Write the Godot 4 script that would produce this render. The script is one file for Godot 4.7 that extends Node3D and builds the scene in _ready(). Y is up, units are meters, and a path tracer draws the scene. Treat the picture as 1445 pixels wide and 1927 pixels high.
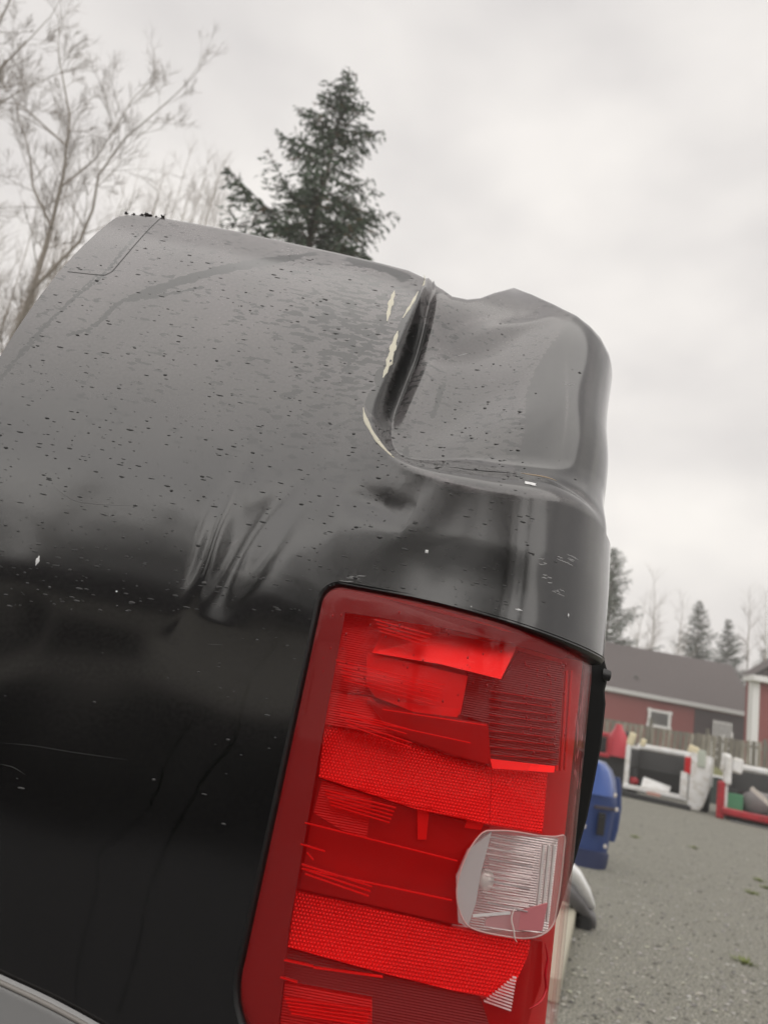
extends Node3D
# A wet black pickup corner with a crushed rear post and a red tail light, in a gravel yard under an overcast sky.

const F := 1336.0                 # focal length in pixels of the 1445 x 1927 photograph
const EYE := 1.15                 # camera height
var cam_right: Vector3
var cam_up: Vector3
var cam_fwd: Vector3
var rng := RandomNumberGenerator.new()

# ---------------------------------------------------------------- mesh builder
class Geo:
	var v := PackedVector3Array()
	var n := PackedVector3Array()
	var u := PackedVector2Array()
	var c := PackedColorArray()
	var ix := PackedInt32Array()
	var tint := Color.WHITE

	func tri(a: Vector3, b: Vector3, d: Vector3, out: Vector3) -> void:
		var nn := (d - a).cross(b - a)
		if nn.length_squared() < 1e-18:
			return
		nn = nn.normalized()
		var k := v.size()
		if nn.dot(out) < 0.0:
			nn = -nn
			v.append_array([a, d, b])
		else:
			v.append_array([a, b, d])
		for i in 3:
			n.append(nn)
			u.append(Vector2(v[k + i].x, v[k + i].y))
			c.append(tint)
			ix.append(k + i)

	func quad(a: Vector3, b: Vector3, d: Vector3, e: Vector3, out: Vector3) -> void:
		tri(a, b, d, out)
		tri(a, d, e, out)

	func box(at: Vector3, size: Vector3, basis := Basis.IDENTITY, bevel := 0.0) -> void:
		# a box with chamfered edges when bevel > 0
		var h := size * 0.5
		var b := minf(bevel, minf(h.x, minf(h.y, h.z)) * 0.9)
		for ax in 3:
			for s in [-1.0, 1.0]:
				var p := (ax + 1) % 3
				var q := (ax + 2) % 3
				var o := Vector3.ZERO
				o[ax] = s
				var pts := []
				for k in [[-1, -1], [1, -1], [1, 1], [-1, 1]]:
					var w := Vector3.ZERO
					w[ax] = s * h[ax]
					w[p] = k[0] * (h[p] - b)
					w[q] = k[1] * (h[q] - b)
					pts.append(at + basis * w)
				quad(pts[0], pts[1], pts[2], pts[3], basis * o)
		if b > 0.0:
			for ax in 3:
				var p := (ax + 1) % 3
				var q := (ax + 2) % 3
				for sp in [-1.0, 1.0]:
					for sq in [-1.0, 1.0]:
						var o := Vector3.ZERO
						o[p] = sp
						o[q] = sq
						var pts := []
						for k in [[-1, 0], [1, 0], [1, 1], [-1, 1]]:
							var w := Vector3.ZERO
							w[ax] = k[0] * (h[ax] - b)
							w[p] = sp * (h[p] - (b if k[1] == 1 else 0.0))
							w[q] = sq * (h[q] - (b if k[1] == 0 else 0.0))
							pts.append(at + basis * w)
						quad(pts[0], pts[1], pts[2], pts[3], basis * o)
			for sx in [-1.0, 1.0]:
				for sy in [-1.0, 1.0]:
					for sz in [-1.0, 1.0]:
						var s := Vector3(sx, sy, sz)
						var a := Vector3(sx * h.x, sy * (h.y - b), sz * (h.z - b))
						var d := Vector3(sx * (h.x - b), sy * h.y, sz * (h.z - b))
						var e := Vector3(sx * (h.x - b), sy * (h.y - b), sz * h.z)
						tri(at + basis * a, at + basis * d, at + basis * e, basis * s)

	func bar(a: Vector3, b: Vector3, wide: float, thick: float, up := Vector3.UP) -> void:
		var y := (b - a).normalized()
		var x := y.cross(up).normalized()
		var z := x.cross(y).normalized()
		box((a + b) * 0.5, Vector3(wide, a.distance_to(b), thick), Basis(x, y, z), minf(wide, thick) * 0.12)

	func tube(p: PackedVector3Array, r: PackedFloat32Array, sides: int, caps := true) -> void:
		var k0 := v.size()
		var m := p.size()
		var side := Vector3.ZERO
		for i in m:
			var t := (p[mini(i + 1, m - 1)] - p[maxi(i - 1, 0)]).normalized()
			if i == 0:
				side = t.cross(Vector3(0.31, 0.17, 0.93)).normalized()
			side = (side - t * side.dot(t)).normalized()
			var other := t.cross(side)
			for s in sides:
				var a := TAU * s / sides
				var d := side * cos(a) + other * sin(a)
				v.append(p[i] + d * r[i])
				n.append(d)
				u.append(Vector2(float(s) / sides, i))
				c.append(tint)
		for i in m - 1:
			for s in sides:
				var a := k0 + i * sides + s
				var b := k0 + i * sides + (s + 1) % sides
				var d := a + sides
				var e := b + sides
				ix.append_array([a, d, b, b, d, e])
		if caps:
			for end in [0, m - 1]:
				var t := (p[1] - p[0]) if end == 0 else (p[m - 1] - p[m - 2])
				var o := -t if end == 0 else t
				for s in range(1, sides - 1):
					tri(v[k0 + end * sides], v[k0 + end * sides + s], v[k0 + end * sides + s + 1], o)

	func grid(p: PackedVector3Array, cols: int, out: Vector3, uv := PackedVector2Array(), keep := PackedByteArray(), normals := PackedVector3Array()) -> void:
		# rows of cols points; smooth normals; keep: one byte per cell
		var rows := p.size() / cols
		var k0 := v.size()
		for i in rows:
			for j in cols:
				var at := i * cols + j
				var nn: Vector3
				if normals.size():
					nn = normals[at]
				else:
					var du := p[i * cols + mini(j + 1, cols - 1)] - p[i * cols + maxi(j - 1, 0)]
					var dv := p[mini(i + 1, rows - 1) * cols + j] - p[maxi(i - 1, 0) * cols + j]
					nn = du.cross(dv).normalized()
				v.append(p[at])
				n.append(nn)
				u.append(uv[at] if uv.size() else Vector2(p[at].x, p[at].y))
				c.append(tint)
		var mid := k0 + (rows / 2) * cols + cols / 2
		var flip := n[mid].dot(out) < 0.0
		if flip:
			for i in range(k0, v.size()):
				n[i] = -n[i]
		# clockwise seen from the side the normal points to
		var du0 := p[(rows / 2) * cols + mini(cols / 2 + 1, cols - 1)] - p[(rows / 2) * cols + cols / 2 - 1]
		var dv0 := p[mini(rows / 2 + 1, rows - 1) * cols + cols / 2] - p[(rows / 2 - 1) * cols + cols / 2]
		var ccw := du0.cross(dv0).dot(n[mid]) > 0.0
		for i in rows - 1:
			for j in cols - 1:
				if keep.size() and not keep[i * (cols - 1) + j]:
					continue
				var a := k0 + i * cols + j
				var b := a + 1
				var d := a + cols
				var e := d + 1
				if ccw:
					ix.append_array([a, d, b, b, d, e])
				else:
					ix.append_array([a, b, d, b, e, d])

	func mesh() -> ArrayMesh:
		var arr := []
		arr.resize(Mesh.ARRAY_MAX)
		arr[Mesh.ARRAY_VERTEX] = v
		arr[Mesh.ARRAY_NORMAL] = n
		arr[Mesh.ARRAY_TEX_UV] = u
		arr[Mesh.ARRAY_COLOR] = c
		arr[Mesh.ARRAY_INDEX] = ix
		var m := ArrayMesh.new()
		m.add_surface_from_arrays(Mesh.PRIMITIVE_TRIANGLES, arr)
		return m

# ---------------------------------------------------------------- naming
var used := {}
func numbered(called: String) -> String:
	var k: int = used.get(called, 0)
	used[called] = k + 1
	return called if k == 0 else "%s_%03d" % [called, k]

func tag(o: Node, label: String, category: String, group := "") -> void:
	o.set_meta("label", label)
	o.set_meta("category", category)
	if group:
		o.set_meta("group", group)

func thing(called: String, label: String, category: String, at := Vector3.ZERO, group := "") -> Node3D:
	var o := Node3D.new()
	o.name = numbered(called)
	add_child(o, true)
	o.position = at
	tag(o, label, category, group)
	return o

func obj(called: String, g: Geo, m: Material, parent: Node, origin := Vector3.ZERO) -> MeshInstance3D:
	# geometry is given in world places; origin is where its thing stands
	var o := MeshInstance3D.new()
	o.name = called if parent != self else numbered(called)
	if origin != Vector3.ZERO:
		for i in g.v.size():
			g.v[i] -= origin
	o.mesh = g.mesh()
	o.material_override = m
	parent.add_child(o, true)
	return o

func struct(called: String, g: Geo, m: Material) -> MeshInstance3D:
	var o := obj(called, g, m, self)
	o.set_meta("kind", "structure")
	return o

func mat(lin: Color, rough := 0.7, metal := 0.0, spec := 0.5) -> StandardMaterial3D:
	var m := StandardMaterial3D.new()
	m.albedo_color = lin.linear_to_srgb()
	m.roughness = rough
	m.metallic = metal
	m.metallic_specular = spec
	return m

func gray(x: float) -> Color:
	return Color(x, x, x)

# ---------------------------------------------------------------- surveying: from a direction and a distance to a place
func ray(x: float, y: float) -> Vector3:
	return cam_right * ((x - 722.5) / F) - cam_up * ((y - 963.5) / F) + cam_fwd

func at(x: float, y: float, depth: float) -> Vector3:
	var d := ray(x, y)
	return Vector3(0, EYE, 0) + d * (depth / -d.z)

func on_ground(x: float, y: float, h := 0.0) -> Vector3:
	var d := ray(x, y)
	return Vector3(0, EYE, 0) + d * ((h - EYE) / d.y)

func seen_at(p: Vector3) -> Vector2:
	var d := p - Vector3(0, EYE, 0)
	var z := d.dot(cam_fwd)
	return Vector2(722.5 + F * d.dot(cam_right) / z, 963.5 - F * d.dot(cam_up) / z)

# ---------------------------------------------------------------- the truck's skin: s runs rearwards round the corner, y up from eye level
const NEAR := 0.5
const LEAN_R := 0.65
const LEAN_Y := 0.03
const CX := 0.092
const CR := 0.11
var dent_path := PackedVector2Array()
var dent_poly := PackedVector2Array()
var creases := []
var wave := FastNoiseLite.new()
var corner_x := CX

func lean(y: float) -> float:
	var t := clampf(y - LEAN_Y, 0.0, LEAN_R * 0.95)
	return LEAN_R - sqrt(LEAN_R * LEAN_R - t * t)

func skin(s: float, y: float) -> Vector3:
	var x := s
	var dz := lean(y)
	if s > corner_x:
		var a := (s - corner_x) / CR
		if a <= 1.75:
			x = corner_x + CR * sin(a)
			dz += CR * (1.0 - cos(a))
		else:
			x = corner_x + CR * sin(1.75)
			dz += CR * (1.0 - cos(1.75)) + (s - corner_x - CR * 1.75)
	return Vector3(x, EYE + y, -NEAR - dz)

func skin_normal(s: float, y: float) -> Vector3:
	var a := clampf((s - corner_x) / CR, 0.0, 1.75)
	var t := clampf(y - LEAN_Y, 0.0, LEAN_R * 0.95)
	var slope := t / sqrt(LEAN_R * LEAN_R - t * t)
	var ts := Vector3(cos(a), 0, -sin(a))
	var ty := Vector3(0, 1, -slope)
	return ts.cross(ty).normalized()

func on_skin(px: float, py: float) -> Vector2:
	var d := ray(px, py)
	var depth := NEAR
	var s := 0.0
	var y := 0.0
	for i in 40:
		var p := d * (depth / -d.z)
		y = p.y
		s = p.x
		var dz := lean(y)
		if p.x > corner_x:
			var q := clampf((p.x - corner_x) / CR, 0.0, 0.985)
			s = corner_x + CR * asin(q)
			dz += CR * (1.0 - sqrt(1.0 - q * q))
		depth = lerpf(depth, NEAR + dz, 0.5)
	return Vector2(s, y)

func skin_line(pts: Array) -> PackedVector2Array:
	var out := PackedVector2Array()
	for p in pts:
		out.append(on_skin(p[0], p[1]))
	return out

func smoothed(p: PackedVector2Array, step: float) -> PackedVector2Array:
	var c := Curve2D.new()
	for i in p.size():
		var t := (p[mini(i + 1, p.size() - 1)] - p[maxi(i - 1, 0)]) / 6.0
		c.add_point(p[i], -t, t)
	c.bake_interval = step
	return c.get_baked_points()

func dent(s: float, y: float) -> float:
	# how far the skin is pushed in at this place
	var out := 0.0
	var q := Vector2(s, y)
	if s > -0.06 and y > 0.078:
		var best := 1e9
		var tau := 0.0
		var total := 0.0
		var m := dent_path.size()
		for i in m - 1:
			var c := Geometry2D.get_closest_point_to_segment(q, dent_path[i], dent_path[i + 1])
			var d := c.distance_squared_to(q)
			best = minf(best, d)
			var w := 1.0 / ((d + 0.0001) * (d + 0.0001))
			tau += w * (i + 0.5) / (m - 1)
			total += w
		tau /= total
		best = sqrt(best)
		var inside := Geometry2D.is_point_in_polygon(q, dent_poly)
		var soft := smoothstep(0.35, 0.75, tau)
		var wide := lerpf(0.014, 0.056, soft)
		var deep := lerpf(0.040, 0.027, soft) * (1.0 - 0.72 * smoothstep(0.03, 0.19, s)) * lerpf(0.30, 1.0, smoothstep(0.04, 0.22, tau))
		var lip := lerpf(0.0020, 0.0125, soft) * (1.0 - 0.75 * smoothstep(0.10, 0.21, s)) * (exp(-best * best / lerpf(0.00015, 0.0008, soft)) if inside else exp(-best / lerpf(0.012, 0.046, soft)) * smoothstep(0.078, 0.128, y) * smoothstep(-0.06, -0.03, s))
		if inside:
			out += deep * smoothstep(0.0, 1.0, best / wide) - lip
			var g := (best - 0.008) / 0.006
			out += 0.017 * smoothstep(0.0, 0.005, best) * exp(-g * g) * (1.0 - smoothstep(0.28, 0.5, tau)) * smoothstep(0.0, 0.10, tau)
		else:
			out -= lip
	for k in creases:
		var line: PackedVector2Array = k[0]
		var b := 1e9
		var along := 0.0
		for i in line.size() - 1:
			var c := Geometry2D.get_closest_point_to_segment(q, line[i], line[i + 1])
			var d2 := c.distance_squared_to(q)
			if d2 < b:
				b = d2
				along = (i + c.distance_to(line[i]) / line[i].distance_to(line[i + 1])) / (line.size() - 1.0)
		if b < k[1] * k[1] * 9.0:
			var d: float = sqrt(b) / k[1]
			out += k[2] * exp(-d * d) * sin(PI * along)
	out -= (0.007 * smoothstep(0.165, 0.26, y) + 0.020 * smoothstep(0.28, 0.42, y)) * smoothstep(0.10, 0.21, s)
	out += wave.get_noise_2d(s * 100.0, y * 100.0) * 0.0011
	return out

func body(s: float, y: float) -> Vector3:
	return skin(s, y) - skin_normal(s, y) * dent(s, y)

var top_line := []
func top_of(s: float) -> float:
	# the height at which the rail ends over this place on the side
	var lo := 0.25
	var hi := 0.52
	for i in 16:
		var mid := (lo + hi) * 0.5
		var p := seen_at(body(s, mid))
		if p.y > line_at(top_line, p.x):
			lo = mid
		else:
			hi = mid
	return (lo + hi) * 0.5

func line_at(line: Array, x: float) -> float:
	for i in line.size() - 1:
		if x <= line[i + 1][0]:
			return lerpf(line[i][1], line[i + 1][1], (x - line[i][0]) / (line[i + 1][0] - line[i][0]))
	return line[-1][1]

func lens_ribbon(pts: PackedVector2Array, wide: PackedFloat32Array, off: float) -> Geo:
	# the same on the lamp's smooth lens
	var g := Geo.new()
	var p := PackedVector3Array()
	var r := PackedFloat32Array()
	for i in pts.size():
		p.append(skin(pts[i].x, pts[i].y) + skin_normal(pts[i].x, pts[i].y) * off)
		r.append(wide[i] * 0.5)
	g.tube(p, r, 6)
	return g

func ribbon(pts: PackedVector2Array, wide: PackedFloat32Array, off: float, thick := 0.0006, follow := true) -> Geo:
	# a thin raised strip that lies on the dented skin
	var g := Geo.new()
	var p := PackedVector3Array()
	var nn := PackedVector3Array()
	var m := pts.size()
	for i in m:
		var t := (pts[mini(i + 1, m - 1)] - pts[maxi(i - 1, 0)]).normalized()
		var o := Vector2(-t.y, t.x)
		var w := wide[i] * 0.5
		for k in 4:
			var side: float = [-1.0, -0.8, 0.8, 1.0][k]
			var h: float = minf(off, wide[i] * 0.12) + (minf(thick, wide[i] * 0.12) if k in [1, 2] else -0.0002)
			var q := pts[i] + o * w * side
			p.append((body(q.x, q.y) if follow else skin(q.x, q.y)) + skin_normal(q.x, q.y) * h)
			nn.append(skin_normal(q.x, q.y))
	g.grid(p, 4, skin_normal(pts[m / 2].x, pts[m / 2].y), PackedVector2Array(), PackedByteArray(), nn)
	return g

func even(m: int, w: float, taper := true) -> PackedFloat32Array:
	var out := PackedFloat32Array()
	for i in m:
		var t := float(i) / maxf(1, m - 1)
		out.append(w * (pow(sin(PI * clampf(t, 0.03, 0.97)), 0.6) if taper else 1.0))
	return out

# ---------------------------------------------------------------- start
func _ready() -> void:
	rng.seed = 7
	var p := deg_to_rad(15.0)
	var r := deg_to_rad(10.5)
	var up0 := Vector3(0, cos(p), sin(p))
	cam_fwd = Vector3(0, sin(p), -cos(p))
	cam_right = Vector3.RIGHT * cos(r) + up0 * sin(r)
	cam_up = up0 * cos(r) - Vector3.RIGHT * sin(r)
	var cam := Camera3D.new()
	cam.name = "camera"
	cam.transform = Transform3D(Basis(cam_right, cam_up, -cam_fwd), Vector3(0, EYE, 0))
	var lens := CameraAttributesPhysical.new()
	lens.frustum_focal_length = 12.0 / (963.5 / F)
	lens.frustum_focus_distance = 0.56
	lens.frustum_near = 0.03
	lens.frustum_far = 900.0
	lens.exposure_aperture = 5.6
	cam.attributes = lens
	add_child(cam)
	cam.current = true

	var env := Environment.new()
	env.background_mode = Environment.BG_SKY
	env.sky = Sky.new()
	env.sky.sky_material = overcast()
	env.tonemap_mode = Environment.TONE_MAPPER_LINEAR
	env.tonemap_exposure = 1.3
	env.fog_enabled = true
	env.fog_density = 0.003
	env.fog_light_color = Color(0.93, 0.92, 0.91)
	env.sdfgi_enabled = true
	env.ssao_enabled = true
	env.ssil_enabled = true
	var we := WorldEnvironment.new()
	we.name = "world_environment"
	we.environment = env
	add_child(we)
	var sun := DirectionalLight3D.new()
	sun.name = "sun"
	sun.light_energy = 0.5
	sun.light_angular_distance = 110.0
	sun.light_color = Color(1.0, 0.985, 0.965)
	sun.shadow_enabled = true
	add_child(sun)
	sun.look_at_from_position(Vector3(-0.15, 1.0, 0.95), Vector3.ZERO)

	make_ground()
	make_buildings()
	make_trees()
	make_yard()
	make_truck()

func overcast() -> PanoramaSkyMaterial:
	var w := 1024
	var h := 512
	var im := Image.create_empty(w, h, false, Image.FORMAT_RGBF)
	var a := FastNoiseLite.new()
	a.seed = 3
	a.frequency = 1.1
	a.fractal_octaves = 5
	a.fractal_gain = 0.5
	var low := FastNoiseLite.new()
	low.seed = 11
	low.frequency = 0.7
	low.fractal_octaves = 2
	for j in h:
		var el := PI * (0.5 - (j + 0.5) / h)
		for i in w:
			var az := TAU * ((i + 0.5) / w - 0.5)
			var d := Vector3(sin(az) * cos(el), sin(el), -cos(az) * cos(el))
			var q := Vector3(d.x, d.y * 2.2, d.z)
			var k := a.get_noise_3dv(q * 1.6) * 0.19 + low.get_noise_3dv(q) * 0.10
			var glow := exp(-pow((az - 0.44) / 0.55, 2.0) - pow((el - 0.22) / 0.30, 2.0))
			var base := 0.66 + k + 0.15 * glow
			var warm := clampf(0.5 + k * 3.0, 0.0, 1.0)
			var c := Color(1.0, 0.965, 0.962).lerp(Color(1.04, 1.0, 0.945), warm) * base
			if el < 0.0:
				c = c.lerp(Color(0.25, 0.24, 0.22), smoothstep(0.0, 0.08, -el))
			im.set_pixel(i, j, c)
	var m := PanoramaSkyMaterial.new()
	m.panorama = ImageTexture.create_from_image(im)
	return m

# ---------------------------------------------------------------- ground
func noise_tex(freq: float, seed_: int, ramp: Array, octaves := 5, normal := false, bump := 4.0, kind := FastNoiseLite.TYPE_SIMPLEX_SMOOTH, size := 512) -> NoiseTexture2D:
	var t := NoiseTexture2D.new()
	t.width = size
	t.height = size
	t.seamless = true
	t.generate_mipmaps = false
	var n := FastNoiseLite.new()
	n.noise_type = kind
	n.seed = seed_
	n.frequency = freq
	n.fractal_octaves = octaves
	t.noise = n
	if normal:
		t.as_normal_map = true
		t.bump_strength = bump
	elif ramp.size():
		var g := Gradient.new()
		var off := PackedFloat32Array()
		var col := PackedColorArray()
		for k in ramp:
			off.append(k[0])
			col.append((k[1] as Color).linear_to_srgb())
		g.offsets = off
		g.colors = col
		t.color_ramp = g
	return t

func world_mapped(m: StandardMaterial3D, scale: float) -> StandardMaterial3D:
	m.uv1_triplanar = true
	m.uv1_world_triplanar = true
	m.uv1_scale = Vector3.ONE * scale
	return m

func make_ground() -> void:
	var gravel := mat(Color(1, 1, 1), 0.9)
	gravel.albedo_texture = noise_tex(0.06, 5, [[0.2, Color(0.09, 0.09, 0.078)], [0.45, Color(0.22, 0.216, 0.182)], [0.6, Color(0.29, 0.28, 0.235)], [0.85, Color(0.48, 0.46, 0.40)]], 6, false, 1.0, FastNoiseLite.TYPE_SIMPLEX_SMOOTH, 1024)
	gravel.normal_enabled = true
	gravel.normal_texture = noise_tex(0.09, 6, [], 4, true, 10.0)
	gravel.detail_enabled = true
	gravel.detail_blend_mode = BaseMaterial3D.BLEND_MODE_MUL
	world_mapped(gravel, 1.05)
	var g := Geo.new()
	g.quad(Vector3(-400, 0, 300), Vector3(400, 0, 300), Vector3(400, 0, -500), Vector3(-400, 0, -500), Vector3.UP)
	struct("ground", g, gravel)
	var tar := mat(Color(1, 1, 1), 0.85)  # dark paving added behind the camera to darken the low reflection
	tar.albedo_texture = noise_tex(0.08, 25, [[0.3, gray(0.035)], [0.7, gray(0.06)]], 4)
	world_mapped(tar, 0.5)
	g = Geo.new()
	g.quad(Vector3(-30, 0.004, 10.8), Vector3(12, 0.004, 10.8), Vector3(12, 0.004, -0.35), Vector3(-30, 0.004, -0.35), Vector3.UP)
	struct("added_pavement", g, tar)
	# loose stones of the gravel
	var mm := MultiMesh.new()
	mm.transform_format = MultiMesh.TRANSFORM_3D
	mm.use_colors = true
	var stone := Geo.new()
	var ico := [Vector3(0, 0.55, 0), Vector3(0.9, 0.1, 0.2), Vector3(0.2, 0.05, 1.0), Vector3(-0.8, 0.15, 0.5), Vector3(-0.7, 0.0, -0.7), Vector3(0.4, 0.1, -0.9), Vector3(0, -0.5, 0)]
	for i in 5:
		var a: Vector3 = ico[1 + i]
		var b: Vector3 = ico[1 + (i + 1) % 5]
		stone.tri(ico[0], a, b, a + b + Vector3(0, 1, 0))
		stone.tri(ico[6], a, b, a + b - Vector3(0, 1, 0))
	mm.mesh = stone.mesh()
	var spots := []
	for i in 26000:
		var z := -1.8 - 15.0 * pow(rng.randf(), 1.7)
		var x := rng.randf_range(-0.1, 0.66) * -z + 0.4
		var size := 0.005 + 0.012 * pow(rng.randf(), 3.0)
		var b := Basis(Vector3.UP, rng.randf() * TAU).scaled(Vector3(size, size * 0.8, size * rng.randf_range(0.6, 1.0)))
		var tone := rng.randf_range(0.09, 0.50)
		spots.append([Transform3D(b, Vector3(x, size * 0.2, z)), Color(tone, tone * rng.randf_range(0.93, 1.0), tone * rng.randf_range(0.78, 0.95))])
	mm.instance_count = spots.size()
	for i in spots.size():
		mm.set_instance_transform(i, spots[i][0])
		mm.set_instance_color(i, spots[i][1])
	var mi := MultiMeshInstance3D.new()
	mi.name = "gravel"
	mi.multimesh = mm
	var sm := mat(Color.WHITE, 0.85)
	sm.vertex_color_use_as_albedo = true
	mi.material_override = sm
	mi.set_meta("kind", "stuff")
	mi.set_meta("label", "loose grey and tan gravel stones strewn over the yard")
	add_child(mi)
	# the grassy bank behind the low green wall
	var turf := mat(Color(1, 1, 1), 0.95)
	turf.albedo_texture = noise_tex(0.05, 15, [[0.25, Color(0.07, 0.085, 0.02)], [0.5, Color(0.15, 0.15, 0.05)], [0.8, Color(0.26, 0.23, 0.12)]], 5)
	world_mapped(turf, 0.6)
	g = Geo.new()
	var zs := [-24.6, -27.0, -30.0, -60.0, -420.0]
	var ys := [0.78, 1.0, 1.12, 1.3, 2.0]
	for i in 4:
		g.quad(Vector3(-150, ys[i], zs[i]), Vector3(150, ys[i], zs[i]), Vector3(150, ys[i + 1], zs[i + 1]), Vector3(-150, ys[i + 1], zs[i + 1]), Vector3.UP)
	g.quad(Vector3(-150, -0.02, -24.6), Vector3(150, -0.02, -24.6), Vector3(150, 0.78, -24.6), Vector3(-150, 0.78, -24.6), Vector3.BACK)
	struct("grass_bank", g, turf)
	# tufts of grass in the gravel
	var leaf := mat(Color(0.16, 0.19, 0.05), 0.8)
	var where := [[1195, 1576, "nearest the blue tailgate"], [1305, 1596, "in the middle of the yard"], [1428, 1658, "right of the yard, upper of two"], [1415, 1682, "right of the yard, lower of two"], [1400, 1812, "low in the right corner"], [1442, 1672, "cut by the right edge of the picture"]]
	for k in where:
		var c := on_ground(k[0], k[1])
		g = Geo.new()
		for i in 70:
			var a := rng.randf() * TAU
			var d := Vector3(cos(a), 0, sin(a))
			var b := c + d * rng.randf_range(0.0, 0.07)
			var tip := b + d * rng.randf_range(0.02, 0.05) + Vector3(0, rng.randf_range(0.01, 0.035), 0)
			var o := Vector3(-d.z, 0, d.x) * 0.006
			g.tri(b - o, b + o, tip, Vector3.UP)
		var t := obj("grass_tuft", g, leaf, self, c)
		t.position = c
		tag(t, "small green grass tuft in the gravel, " + k[2], "grass tuft", "grass tufts in the gravel")

# ---------------------------------------------------------------- buildings and fences
func clapboard(name_: String, parent: Node, a: Vector3, b: Vector3, y0: float, y1: float, m: Material, origin: Vector3, out: Vector3) -> void:
	# a wall of lapped boards between two points
	var g := Geo.new()
	var step := 0.16
	var y := y0
	var o := out.normalized()
	while y < y1 - 0.01:
		var t := minf(y + step, y1)
		var lo0 := Vector3(a.x, y, a.z) + o * 0.022
		var lo1 := Vector3(b.x, y, b.z) + o * 0.022
		var hi0 := Vector3(a.x, t, a.z) + o * 0.004
		var hi1 := Vector3(b.x, t, b.z) + o * 0.004
		g.quad(lo0, lo1, hi1, hi0, o)
		g.quad(lo0, lo1, Vector3(b.x, y, b.z), Vector3(a.x, y, a.z), Vector3.DOWN)
		y = t
	g.box(Vector3((a.x + b.x) / 2, (y0 + y1) / 2, (a.z + b.z) / 2) - o * 0.06, Vector3(maxf(absf(a.x - b.x), 0.1), y1 - y0, maxf(absf(a.z - b.z), 0.1)))
	obj(name_, g, m, parent, origin)

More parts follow.
